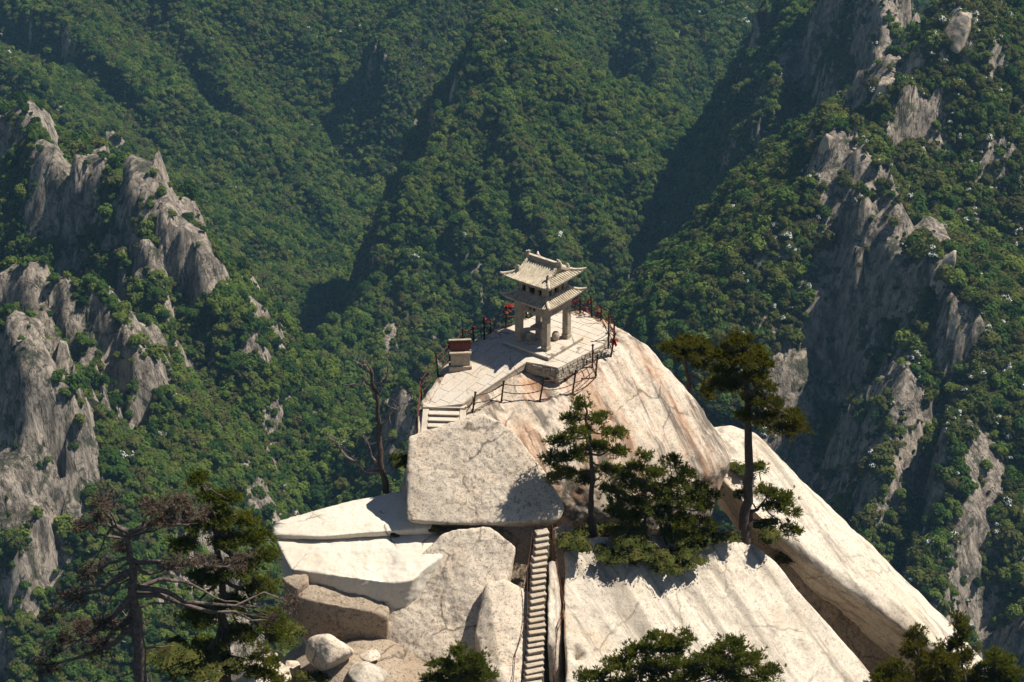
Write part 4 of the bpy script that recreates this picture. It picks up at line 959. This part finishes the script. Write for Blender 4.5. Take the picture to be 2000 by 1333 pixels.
# pale stone with an added dark bundle for its shadow at the far fence, seen between the pillars
lk = empty('shadow_bundle', tuple(Pz(1029, 625, -.2))); tag(lk, 'dark bundle of blocks added as the shadow by the white stone behind the pavilion', 'shadow stand-in')
for i in range(14):
    x, y, z = rp.uniform(-.3, .3), rp.uniform(-.12, .12), rp.uniform(.0, .4)
    b_ = MB().box(x-.05, x+.05, y-.025, y+.025, z-.05, z+.05, Matrix.Rotation(rp.uniform(-.5, .5), 4, 'Y')).build('padlock', M_IRON, lk, bevel=.01)
ws = rock('stone', [np.array(Pz(1028, 612, -.3))+np.array(d)*.01 for d in [(-26, 0, 0), (26, 0, 0), (0, 22, 0), (0, -22, 0), (8, 4, 34), (-10, 0, 32), (0, 0, -10)]], M_CUT, n=14, p=12, amp=.02, fine=.01, seed=90)
tag(ws, 'small white stone standing at the far fence behind the pavilion', 'stone')

# ---- the narrow steps in the gully
ls = empty('rock_stairs', tuple(Yp(1062, 1028, -10.0))); L0 = np.array(ls.location); tag(ls, 'steep narrow flight of worn stone steps climbing the gully', 'stairs')
top = Yp(1060, 1040, -10.3); bot = Yp(1040, 1345, -16.3); NS = 25
for k in range(NS+1):
    t = k/NS; p = top+(bot-top)*t+np.array([-.28*math.sin(math.pi*t*.9)*(1-t)+.12*math.sin(math.pi*t), 0, 0]); w = .32+.10*t+rp.uniform(-.03, .02); p = p+np.array([rp.uniform(-.02, .02), rp.uniform(-.03, .03), rp.uniform(-.025, .025)]); dz = (top[2]-bot[2])/NS; dy = (top[1]-bot[1])/NS
    M_ = Matrix.Translation(p-L0) @ Matrix.Rotation(R(rp.uniform(13, 21)), 4, 'Z') @ Matrix.Rotation(R(rp.uniform(-2, 2)), 4, 'Y')
    stp = MB().box(-w, w, -dy*.68, dy*1.2, -.075, .0, M_).build('step', M_WORN, ls, bevel=.02)
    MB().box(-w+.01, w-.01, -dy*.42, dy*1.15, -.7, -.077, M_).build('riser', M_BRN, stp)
def rail(label, pts, mat=M_RUSTY):
    f = empty('chain_handrail', tuple(pts[0])); o = np.array(f.location); tag(f, label, 'handrail')
    for k, p in enumerate(pts):
        MB().tube([p-o-np.array([0, 0, .9]), p-o-np.array([0, 0, .35]), p-o], .028, 6).build('post', M_IRON, f)
        if k: strand(pts[k-1]-o, p-o, .12, .02).build('chain', mat, f); strand(pts[k-1]-o-np.array([0, 0, .35]), p-o-np.array([0, 0, .35]), .1, .016).build('chain', mat, f)
rail('rusty chain handrail up the left side of the narrow steps', [Yp(1040, 1040, -10.4), Yp(1030, 1110, -11.8), Yp(1030, 1200, -13.5), Yp(1006, 1278, -15.0), Yp(1002, 1330, -16.2)])
rail('rusty chain handrail up the right side of the narrow steps', [Yp(1078, 1022, -9.9), Yp(1090, 1110, -11.5), Yp(1103, 1178, -12.6), Yp(1088, 1222, -13.9), Yp(1082, 1320, -15.8)])
# ------------------------------------------------------------------ pines and shrubs on the summit
M_NEEDLE = mat_leaf('pine_needles', [(.052, .068, .013), (.092, .110, .020), (.135, .148, .027), (.18, .178, .038)], trans=.5, nscale=.8, by_obj=False)
M_NEEDLE_Y = mat_leaf('pine_needles_olive', [(.042, .050, .009), (.082, .084, .013), (.125, .115, .019), (.16, .135, .025)], trans=.5, nscale=.8, by_obj=False)
M_NEEDLE_D = mat_leaf('dead_needles', [(.04, .028, .022), (.075, .052, .04), (.12, .085, .064), (.10, .08, .07)], trans=.1, nscale=1.5, by_obj=False)
M_BUSH = mat_leaf('shrub_leaves', [(.025, .035, .010), (.05, .06, .016), (.09, .09, .025), (.11, .085, .035)], trans=.25, nscale=1.2, by_obj=False)
M_BARK = mat_plain('pine_bark', (.085, .062, .05), .9, .45, 9, bump=.8, bscale=18)
M_BARK_G = mat_plain('dead_wood', (.17, .135, .115), .9, .5, 7, bump=.8, bscale=14)
M_BARK_D = mat_plain('dead_trunk', (.15, .115, .095), .9, .5, 7, bump=.8, bscale=14)
def tufts(C, D, n_blade, length, width, rs, droop=0.0, spread=.9):
    """needle tufts at points C pointing along D: every blade one thin quad"""
    m = len(C)*n_blade; c = np.repeat(C, n_blade, 0); d = np.repeat(D, n_blade, 0)+rs.normal(size=(m, 3))*spread
    d[:, 2] -= droop*rs.rand(m); d /= np.linalg.norm(d, axis=1)[:, None]
    w = np.cross(d, rs.normal(size=(m, 3))); w /= np.linalg.norm(w, axis=1)[:, None]
    l = length*rs.uniform(.6, 1.2, (m, 1)); e = c+d*l; w = w*width
    V = np.stack([c-w*.4, c+w*.4, c+d*l*.6+w, e, c+d*l*.6-w], 1).reshape(-1, 3)
    i = np.arange(m)*5
    return V, np.stack([i, i+1, i+2, i+4], 1), np.stack([i+4, i+2, i+3], 1)
def wander(a, b, n, amp, rs, bow=0.0):
    a = np.array(a, float); b = np.array(b, float); t = np.linspace(0, 1, n)[:, None]; p = a+(b-a)*t
    j = np.cumsum(rs.normal(size=(n, 3))*amp, 0); j -= j[0]; j = j-t*j[-1]
    p = p+j; p[:, 2] += bow*4*(t*(1-t))[:, 0]; return p
def needle_mesh(name, parts, mat):
    V = []; Q = []; T = []; o = 0
    for v, q, t in parts: V.append(v); Q.append(q+o); T.append(t+o); o += len(v)
    V = np.concatenate(V); Q = np.concatenate(Q); T = np.concatenate(T)
    me = bpy.data.meshes.new(name); me.vertices.add(len(V)); me.vertices.foreach_set('co', V.astype(np.float32).ravel())
    li = np.concatenate([Q.ravel(), T.ravel()]).astype(np.int32); st = np.concatenate([np.arange(len(Q))*4, len(Q)*4+np.arange(len(T))*3]).astype(np.int32)
    me.loops.add(len(li)); me.loops.foreach_set('vertex_index', li); me.polygons.add(len(st)); me.polygons.foreach_set('loop_start', st)
    me.update(calc_edges=True); me.materials.append(mat); return me
def pine(label, trunk, rad, pads, seed, name='pine_tree', mat=None, bark=None, dens=150, tl=.2, tw=.019, blades=8, dead=False, group=None, extra=()):
    """trunk: world points from the root up; pads: (centre, radii, trunk height fraction) of each flat cushion of needles"""
    rs = np.random.RandomState(seed); mat = mat or M_NEEDLE; bark = bark or M_BARK
    trunk = [np.array(p, float) for p in trunk]; o = trunk[0].copy(); root = empty(name, tuple(o)); tag(root, label, 'tree', group)
    dense = [trunk[0]]
    for a, b in zip(trunk[:-1], trunk[1:]): dense += list(wander(a, b, 6, .03*np.linalg.norm(b-a), rs)[1:])
    dense = np.array(dense); n = len(dense); rr = [rad*(1.35 if i == 0 else 1)*(1-.72*i/(n-1)) for i in range(n)]
    MB().tube([p-o for p in np.vstack([dense[:1]-np.array([0, 0, .5]), dense])], [rr[0]*1.1]+rr, 9).build('trunk', bark, root, smooth=True)
    tw_mb = MB(); parts = []
    for c, r3, fr in pads:
        c = np.array(c, float); r3 = np.array(r3, float); i0 = int(np.clip(fr*(n-1), 0, n-1)); st = dense[i0]
        br = wander(st, c, 7, .05*np.linalg.norm(c-st)+.01, rs, bow=-.04*np.linalg.norm(c-st)); b0 = min(rr[i0]*.7, .035+.045*np.linalg.norm(c-st))
        if np.linalg.norm(c-st) > .25: MB().tube([p-o for p in br], np.linspace(b0, .02, 7), 6).build('branch', bark, root, smooth=True)
        vol = r3[0]*r3[1]*4; m = max(6, int((1.0 if dead else 1.1)*dens*(vol**.85)*(.6+r3[2])))
        # twigs radiate through the pad, tufts sit on the twigs' outer halves
        ntw = max(5, int(m/9)); e = rs.normal(size=(ntw, 3)); e /= np.linalg.norm(e, axis=1)[:, None]; e *= rs.uniform(.55, 1.0, (ntw, 1))**.5; e[:, 2] = np.abs(e[:, 2])*1.15-.35
        # clumped outline: some twigs reach further
        e *= (1+.25*rs.normal(size=(ntw, 1)).clip(-1, 1.4)); E = c+e*r3
        for k in range(ntw):
            s0 = br[-1-rs.randint(0, 3)]; w_ = wander(s0, E[k], 4, .05, rs, bow=-.05)
            if k % (1 if dead else 2) == 0: tw_mb.tube([p-o for p in w_], [.018, .014, .010, .006], 4, cap=False)
        idx = rs.randint(0, ntw, m); t = rs.uniform(.45, 1.05, (m, 1)); C = c+(E[idx]-c)*t+rs.normal(size=(m, 3))*.09*(r3/np.max(r3)+.35)
        D = (C-c)/r3; D /= np.maximum(np.linalg.norm(D, axis=1), .2)[:, None]; D = D*.6+np.array([0, 0, .65 if not dead else -.1])
        parts.append(tufts(C-o, D, blades, tl, tw, rs, droop=.8 if dead else .1, spread=.75 if dead else .55))
    for pts, r0 in extra:
        P_ = [np.array(pts[0], float)]
        for a, b in zip(pts[:-1], pts[1:]): P_ += list(wander(a, b, 4, .04*np.linalg.norm(np.array(b)-np.array(a)), rs)[1:])
        MB().tube([p-o for p in P_], np.linspace(r0, .012, len(P_)), 6).build('branch', bark, root, smooth=True)
    if tw_mb.v: tag(tw_mb.build('twigs', bark, root), kind='stuff')
    if parts: tag(link('needles', needle_mesh('needles', parts, mat), None, root), kind='stuff')
    return root
def pad(px, py, y, rx, rz, fr, ry=None): return (Yp(px, py, y), (rx, ry or rx*.85, rz), fr)

# the middle pine below the dome and its smaller neighbours
pine('pine standing below the rusty fence, upright with layered dark boughs', [Yp(1157, 1030, -8.6), Yp(1156, 950, -8.6), Yp(1150, 870, -8.6), Yp(1143, 790, -8.6)], .15,
     [pad(1140, 792, -8.6, .45, .38, 1), pad(1172, 818, -8.4, .55, .28, .9), pad(1112, 820, -8.8, .5, .25, .88), pad(1195, 848, -8.7, .6, .28, .8), pad(1135, 845, -9.0, .6, .3, .82), pad(1098, 862, -8.4, .6, .26, .75),
      pad(1165, 875, -8.2, .75, .3, .72), pad(1205, 885, -8.8, .55, .25, .66), pad(1085, 898, -8.9, .65, .3, .62), pad(1125, 890, -9.1, .6, .25, .66), pad(1190, 918, -8.5, .6, .25, .55), pad(1105, 925, -8.8, .6, .28, .5), pad(1140, 935, -8.2, .6, .25, .5), pad(1082, 935, -8.6, .4, .2, .5)], 101)
pine('slim pine with a pointed top in the cluster under the dome', [Yp(1264, 1088, -8.9), Yp(1265, 1000, -8.9), Yp(1262, 900, -8.9)], .085,
     [pad(1262, 895, -8.9, .35, .35, 1), pad(1240, 915, -8.8, .5, .3, .9), pad(1285, 925, -9, .5, .3, .86), pad(1225, 945, -8.8, .55, .28, .78), pad(1262, 950, -8.6, .6, .3, .75), pad(1210, 975, -8.9, .5, .25, .65), pad(1250, 985, -9.1, .6, .28, .6), pad(1232, 1010, -8.9, .6, .25, .5), pad(1190, 960, -8.8, .55, .28, .7), pad(1215, 930, -8.7, .5, .25, .82), pad(1200, 1000, -8.7, .6, .28, .5), pad(1245, 1035, -8.8, .6, .25, .4)], 102, dens=150)
pine('bushy pine with bent trunk, rightmost of the cluster under the dome', [Yp(1306, 1085, -8.4), Yp(1298, 1050, -8.4), Yp(1306, 990, -8.3), Yp(1312, 930, -8.3)], .11,
     [pad(1310, 905, -8.3, .45, .35, 1), pad(1338, 925, -8.1, .55, .3, .95), pad(1320, 950, -8.6, .65, .3, .88), pad(1365, 955, -8.0, .5, .26, .85), pad(1345, 980, -8.4, .7, .3, .75), pad(1380, 990, -8.0, .45, .25, .7), pad(1300, 975, -8.8, .6, .28, .75), pad(1330, 1015, -8.6, .7, .28, .6), pad(1372, 1020, -8.2, .5, .25, .55), pad(1290, 1015, -8.9, .5, .25, .55), pad(1350, 1040, -8.3, .6, .25, .45), pad(1310, 1040, -8.5, .6, .25, .45), pad(1392, 965, -7.9, .4, .22, .8)], 103, dens=150)
pine('short pine between the slim pointed one and the bushy one', [Yp(1286, 1070, -8.1), Yp(1285, 1000, -8.1), Yp(1280, 930, -8.1)], .08,
     [pad(1280, 925, -8.1, .4, .3, 1), pad(1275, 960, -8.1, .6, .3, .8), pad(1296, 990, -8.0, .55, .28, .6), pad(1262, 1000, -8.0, .55, .28, .5)], 104, dens=140)
# the tall pine on the right and the one behind the dome
pine('tall pine with a bare dark trunk and two flat crowns right of the dome', [Yp(1455, 1062, -7.0), Yp(1462, 980, -7.0), Yp(1462, 880, -7.0), Yp(1460, 800, -7.0), Yp(1456, 720, -7.0), Yp(1450, 665, -7.0)], .27,
     [pad(1440, 665, -7, .7, .32, 1), pad(1470, 690, -6.8, .75, .32, .96), pad(1410, 690, -7.2, .6, .28, .95), pad(1450, 705, -7.4, .85, .34, .93), pad(1490, 712, -7, .5, .25, .92), pad(1415, 725, -6.8, .7, .3, .88), pad(1470, 738, -7.2, .75, .3, .87), pad(1438, 750, -7, .7, .28, .85), pad(1400, 752, -7.2, .5, .25, .85), pad(1495, 758, -6.8, .5, .22, .84),
      pad(1470, 782, -7.2, .65, .26, .78), pad(1510, 790, -7, .7, .28, .76), pad(1455, 812, -7.3, .5, .22, .74), pad(1500, 818, -7.2, .75, .28, .72), pad(1545, 815, -7, .7, .26, .72), pad(1530, 842, -7.2, .7, .24, .7), pad(1562, 838, -7.0, .4, .2, .7)], 105, mat=M_NEEDLE_Y, dens=165)
pine('low pine bough with a flat cushion reaching out beside the tall trunk', [Yp(1466, 1000, -6.8), Yp(1480, 995, -6.6), Yp(1492, 980, -6.5), Yp(1500, 968, -6.5)], .09,
     [pad(1500, 962, -6.5, .55, .22, 1), pad(1530, 975, -6.4, .65, .24, .9), pad(1512, 992, -6.6, .5, .2, .8), pad(1548, 1000, -6.4, .35, .18, .8), pad(1545, 1036, -6.6, .42, .4, .6), pad(1448, 968, -7, .4, .18, .3), pad(1482, 915, -6.4, .35, .12, .9)], 106, dens=190, extra=[([Yp(1466, 1015, -6.8), Yp(1500, 1020, -6.7), Yp(1535, 1022, -6.6)], .05)])
pine('small pine leaning behind the right flank of the dome', [Yp(1343, 775, 1.5), Yp(1346, 740, 1.5), Yp(1338, 700, 1.5), Yp(1335, 672, 1.5)], .13,
     [pad(1335, 668, 1.5, .65, .28, 1), pad(1310, 680, 1.3, .6, .25, .9), pad(1362, 672, 1.6, .65, .27, .95), pad(1382, 690, 1.4, .6, .25, .85), pad(1345, 695, 1.2, .65, .25, .8), pad(1372, 715, 1.4, .5, .2, .7), pad(1395, 745, 1.2, .5, .22, .5), pad(1380, 770, 1.0, .55, .2, .3)], 107, mat=M_NEEDLE_Y, dens=150)
# lower left: dead pine, and the living dark one behind
pine('dead brown pine with gnarled bare limbs, tallest at the lower left', [Yp(276, 1400, -20), Yp(272, 1290, -20), Yp(262, 1180, -20), Yp(258, 1100, -20), Yp(250, 1040, -20)], .33,
     [pad(200, 985, -20, .7, .5, .98), pad(150, 1025, -20.2, .6, .35, .95), pad(180, 1010, -19.6, .6, .3, .95), pad(300, 990, -19.8, .9, .3, .99), pad(345, 985, -20.2, 1.0, .35, .99), pad(385, 1000, -20, .8, .3, .97), pad(320, 1015, -20.4, .9, .2, .97), pad(225, 1070, -20, .6, .35, .85),
      pad(180, 1115, -20, .8, .35, .8), pad(140, 1165, -20.2, .8, .35, .74), pad(105, 1200, -20, .6, .3, .7), pad(345, 1100, -20.2, .8, .3, .8), pad(400, 1098, -20, .8, .25, .78), pad(470, 1092, -19.8, .7, .25, .76), pad(150, 1230, -19.6, .9, .5, .55), pad(200, 1225, -20.4, .9, .5, .52), pad(120, 1260, -20, .8, .4, .5), pad(190, 1265, -19.8, .9, .45, .45), pad(80, 1300, -20, .9, .35, .4), pad(560, 1175, -19.6, .6, .4, .6), pad(530, 1210, -19.6, .5, .3, .55)],
     108, name='dead_pine', mat=M_NEEDLE_D, bark=M_BARK_D, dens=70, tl=.2, tw=.012, blades=7, dead=True,
     extra=[([Yp(252, 1040, -20), Yp(220, 1025, -20), Yp(205, 1000, -20), Yp(192, 985, -20)], .12), ([Yp(250, 1042, -20), Yp(300, 1022, -19.9), Yp(350, 1025, -19.8), Yp(390, 1022, -19.8)], .12), ([Yp(220, 1030, -20), Yp(200, 1065, -19.8), Yp(175, 1115, -19.8)], .06),
            ([Yp(262, 1150, -19.9), Yp(320, 1130, -19.6), Yp(375, 1142, -19.5), Yp(440, 1175, -19.4), Yp(500, 1185, -19.3)], .11), ([Yp(262, 1130, -20), Yp(235, 1140, -19.8), Yp(215, 1170, -19.7), Yp(190, 1190, -19.7)], .07), ([Yp(262, 1190, -20), Yp(300, 1178, -19.7), Yp(350, 1175, -19.6)], .07), ([Yp(255, 1100, -20), Yp(215, 1115, -19.8), Yp(170, 1145, -19.8)], .07), ([Yp(268, 1240, -20), Yp(240, 1195, -19.7), Yp(200, 1240, -19.6)], .05), ([Yp(270, 1270, -20), Yp(310, 1265, -19.8), Yp(340, 1262, -19.7)], .06)])
pine('dense dark green pine behind the dead pine beside the white slabs', [Yp(440, 1330, -17), Yp(432, 1200, -17), Yp(425, 1080, -17), Yp(410, 990, -17), Yp(390, 940, -17)], .2,
     [pad(388, 940, -17, .45, .35, 1), pad(405, 975, -17, .5, .3, .95), pad(450, 975, -16.8, .55, .3, .92), pad(430, 1010, -17, .7, .3, .88), pad(475, 1015, -16.8, .6, .3, .86), pad(395, 1030, -17.2, .6, .25, .84), pad(500, 1050, -16.6, .7, .3, .8), pad(450, 1055, -17, .8, .3, .78), pad(360, 1065, -17.2, .7, .25, .76), pad(520, 1085, -16.6, .5, .3, .72), pad(470, 1110, -17, .9, .35, .66), pad(400, 1130, -17, .9, .35, .6), pad(510, 1150, -16.6, .8, .35, .55), pad(450, 1180, -17, .9, .35, .5), pad(390, 1205, -17.2, .9, .35, .45), pad(530, 1215, -16.6, .8, .35, .42), pad(470, 1240, -17, .9, .35, .36), pad(400, 1270, -17, .9, .35, .3), pad(545, 1245, -16.4, .6, .25, .3), pad(355, 1310, -17.2, .8, .3, .2)], 109, dens=190)
# along the lower edge
pine('pine crown poking up at the lower edge left of the narrow steps', [Yp(902, 1400, -17.5), Yp(900, 1340, -17.5), Yp(895, 1290, -17.5)], .12,
     [pad(893, 1272, -17.5, .4, .35, 1), pad(925, 1290, -17.4, .6, .3, .9), pad(865, 1300, -17.6, .6, .28, .85), pad(900, 1315, -17.2, .8, .3, .75), pad(945, 1318, -17.6, .6, .25, .7), pad(850, 1330, -17.4, .7, .25, .6), pad(900, 1345, -17.3, .9, .3, .5)], 110, dens=170)
pine('broad flat pine crown at the lower edge in front of the bright slab', [Yp(1330, 1450, -19), Yp(1325, 1390, -19), Yp(1320, 1320, -19)], .2,
     [pad(1290, 1250, -19, .7, .25, 1), pad(1335, 1245, -19, .45, .25, 1), pad(1250, 1275, -18.8, .8, .28, .95), pad(1310, 1275, -19.2, .9, .28, .98), pad(1430, 1262, -19, .75, .25, .95), pad(1390, 1285, -19.2, .9, .26, .95), pad(1460, 1290, -19, .8, .26, .9), pad(1210, 1300, -19, .8, .26, .85), pad(1270, 1310, -18.7, .95, .28, .9), pad(1340, 1310, -19, 1.0, .28, .9), pad(1415, 1315, -18.8, 1.0, .26, .85), pad(1500, 1318, -19, .7, .25, .8), pad(1160, 1325, -19, .8, .25, .75), pad(1230, 1338, -18.6, 1, .26, .7), pad(1320, 1345, -18.6, 1, .26, .7), pad(1450, 1345, -18.7, 1, .26, .7)], 111, dens=160)
for k, (lb, bx, by, tx_, ty_, y, w) in enumerate((('dark pine in front of the undercut slab, lower right', 1792, 1400, 1785, 1225, -10.5, 1.0), ('slim pine by the lower right edge with a thin bare stem', 1885, 1400, 1872, 1200, -9.8, .8), ('olive pine at the end of the undercut slab, lower right', 1845, 1400, 1835, 1262, -11, .9),
                                              ('low pine bush at the lower right corner', 1950, 1400, 1942, 1268, -9.5, 1.1), ('low pine at the foot of the bright slab, lower right', 1735, 1400, 1742, 1292, -12, .8))):
    r2 = np.random.RandomState(200+k); pads = []; H_ = by-ty_
    for j in range(11):
        f = j/10; py = ty_+6+f*(by-ty_-60); wd = w*(.25+.75*min(1, f*1.6)); pads.append(pad(tx_+(bx-tx_)*f+r2.uniform(-1, 1)*34*wd, py, y+r2.uniform(-.5, .5), .5*wd+.18, .24, 1-f*.85))
    pine(lb, [Yp(bx, by, y), Yp((bx+tx_)/2, (by+ty_)/2, y), Yp(tx_, ty_, y)], .1, pads, 210+k, dens=140, mat=M_NEEDLE_Y if k != 3 else M_NEEDLE)
pine('small young pine in front of the angular boulder', [Yp(516, 1400, -18), Yp(516, 1330, -18), Yp(515, 1268, -18)], .06, [pad(515, 1268, -18, .22, .25, 1), pad(505, 1288, -18, .35, .2, .8), pad(530, 1295, -17.9, .35, .2, .75), pad(492, 1312, -18, .45, .2, .6), pad(525, 1320, -17.8, .5, .22, .5), pad(545, 1330, -18, .4, .2, .4)], 130, dens=190)
# the dead snag on the left flank
def snag(label, trunk, rad, limbs, seed):
    rs = np.random.RandomState(seed); o = np.array(trunk[0]); root = empty('dead_tree', tuple(o)); tag(root, label, 'tree')
    D_ = [np.array(trunk[0])]
    for a, b in zip(trunk[:-1], trunk[1:]): D_ += list(wander(a, b, 5, .05*np.linalg.norm(b-a), rs)[1:])
    MB().tube([p-o for p in D_], np.linspace(rad, rad*.35, len(D_)), 8).build('trunk', M_BARK, root, smooth=True)
    tw = MB()
    for pts, r0 in limbs:
        P_ = [np.array(pts[0])]
        for a, b in zip(pts[:-1], pts[1:]): P_ += list(wander(a, b, 5, .07*np.linalg.norm(np.array(b)-a), rs)[1:])
        MB().tube([p-o for p in P_], np.linspace(r0, .02, len(P_)), 6).build('branch', M_BARK_G, root, smooth=True)
        for k in range(3, len(P_)):
            for _ in range(2):
                e = P_[k]+rs.normal(size=3)*.3+np.array([0, 0, .12]); tw.tube([p-o for p in wander(P_[k], e, 4, .05, rs)], [.02, .014, .01, .006], 4, cap=False)
    tag(tw.build('twigs', M_BARK_G, root), kind='stuff')
snag('bare dead tree with twisted grey limbs beside the tilted boulder', [Yp(754, 962, -6.5), Yp(742, 900, -6.5), Yp(742, 830, -6.5), Yp(735, 770, -6.5), Yp(724, 720, -6.5)], .17,
     [([Yp(750, 925, -6.5), Yp(710, 918, -6.6), Yp(680, 895, -6.6), Yp(660, 865, -6.7), Yp(640, 852, -6.7)], .1), ([Yp(745, 920, -6.5), Yp(728, 895, -6.3), Yp(720, 870, -6.2), Yp(710, 850, -6.2)], .07), ([Yp(735, 770, -6.5), Yp(710, 745, -6.6), Yp(668, 752, -6.7)], .07),
      ([Yp(730, 745, -6.5), Yp(715, 715, -6.5), Yp(690, 705, -6.5)], .05), ([Yp(742, 830, -6.5), Yp(770, 800, -6.4), Yp(788, 792, -6.3)], .05), ([Yp(738, 790, -6.5), Yp(755, 740, -6.5), Yp(758, 690, -6.5)], .05)], 150)
pine('fallen grey dead branch under the pine cluster', [Yp(1300, 1085, -9.2), Yp(1285, 1095, -9.4), Yp(1270, 1080, -9.6)], .05, [], 151, name='dead_branch', bark=M_BARK_G, extra=[([Yp(1298, 1080, -9.3), Yp(1275, 1060, -9.5), Yp(1262, 1055, -9.6)], .03), ([Yp(1294, 1095, -9.4), Yp(1272, 1105, -9.6), Yp(1255, 1100, -9.7)], .03)])

# shrubs
def shrub(label, px, py, y, r, flat, seed, mat=None, n=900, white=0.0, leaf=.05):
    me = crown_mesh('shrub', seed, n=n, lobes=9, flat=flat, leaf=leaf/r, white=white, spread=.7); me.materials.append(mat or M_BUSH)
    if white: me.materials.append(M_WHITE)
    o = link('shrub', me); h_ = hit(px, py+r*14, Yp(px, py, y)); h_ = h_ if abs(h_[1]-y) < 4 else Yp(px, py, y); o.location = (h_+np.array([0, 0, r*.25])).tolist(); o.scale = (r, r, r*.8); o.rotation_euler = (0, 0, seed); tag(o, label, 'shrub'); return o
for a in (('ochre undergrowth on the bank above the bright slab', 1240, 1072, -9.2, 1.0, .6, 317), ('brown tussock on the bank left of the dead branch', 1190, 1085, -9.6, .8, .6, 318), ('dry brown shrub right of the dead branch', 1335, 1080, -8.4, .9, .6, 319), ('olive shrub on the bank between the cluster and the tall pine', 1405, 1052, -7.4, .8, .6, 320), ('dark shrub under the bushy pine', 1345, 1050, -8.2, 1.0, .6, 321),
          ('olive shrub at the head of the narrow steps', 1128, 1062, -9.6, .95, .8, 301), ('brown undergrowth shrub below the pine cluster', 1300, 1095, -9.0, 1.0, .7, 302), ('dark shrub at the root of the upright pine', 1165, 1030, -8.9, .9, .7, 303),
          ('shrub filling the gap between the upright pine and the cluster', 1215, 1052, -9.2, 1.1, .7, 304), ('low shrub in front of the pine cluster', 1262, 1085, -9.3, .9, .6, 305), ('shrub at the right end of the pine cluster', 1370, 1042, -7.6, .8, .6, 306),
          ('shrub at the root of the tall pine, on its right', 1500, 1052, -7.2, .8, .7, 307), ('shrub in the cleft beyond the tall pine', 1535, 1080, -7.0, .7, .6, 308), ('thin dry shrub on the far slab behind the tall trunk', 1455, 915, -4.6, .75, .45, 309),
          ('round leafy shrub wedged beside the tilted boulder', 782, 915, -6.6, .55, 1.0, 310), ('small green tuft at the lip of the white slab', 770, 1043, -9.9, .22, .8, 311), ('small green tuft under the corner of the tilted boulder', 850, 1033, -10.2, .25, .7, 312),
          ('dark shrub left of the boulders at the lower edge', 420, 1318, -17.5, 1.2, .7, 313), ('olive shrub between the dead trunk and the lower edge', 340, 1300, -18.5, 1.3, .7, 314), ('low shrub under the brown cut ledge', 560, 1255, -14.6, .8, .6, 315), ('shrub at the right foot of the rounded boulder', 610, 1325, -16.8, .6, .6, 316)):
    shrub(*a[:4], a[4]*1.3, *a[5:])
# ------------------------------------------------------------------ the air
def build_haze(x0, x1, y0, y1, z0, z1, dens):
    hz = MB().box(x0, x1, y0, y1, z0, z1).build('haze', None)
    m = bpy.data.materials.new('haze_air'); m.use_nodes = True; nt = m.node_tree; nt.nodes.remove(nt.nodes['Principled BSDF'])
    v = nt.nodes.new('ShaderNodeVolumePrincipled'); v.inputs['Density'].default_value = dens
    v.inputs['Color'].default_value = (.34, .68, 1.0, 1); v.inputs['Anisotropy'].default_value = 0.2
    nt.links.new(v.outputs[0], nt.nodes['Material Output'].inputs['Volume']); hz.data.materials.append(m)
    tag(hz, 'thin blue mountain haze filling the valley', kind='stuff')
build_haze(-700, 700, -130, 1440, -545, 62, .00008)
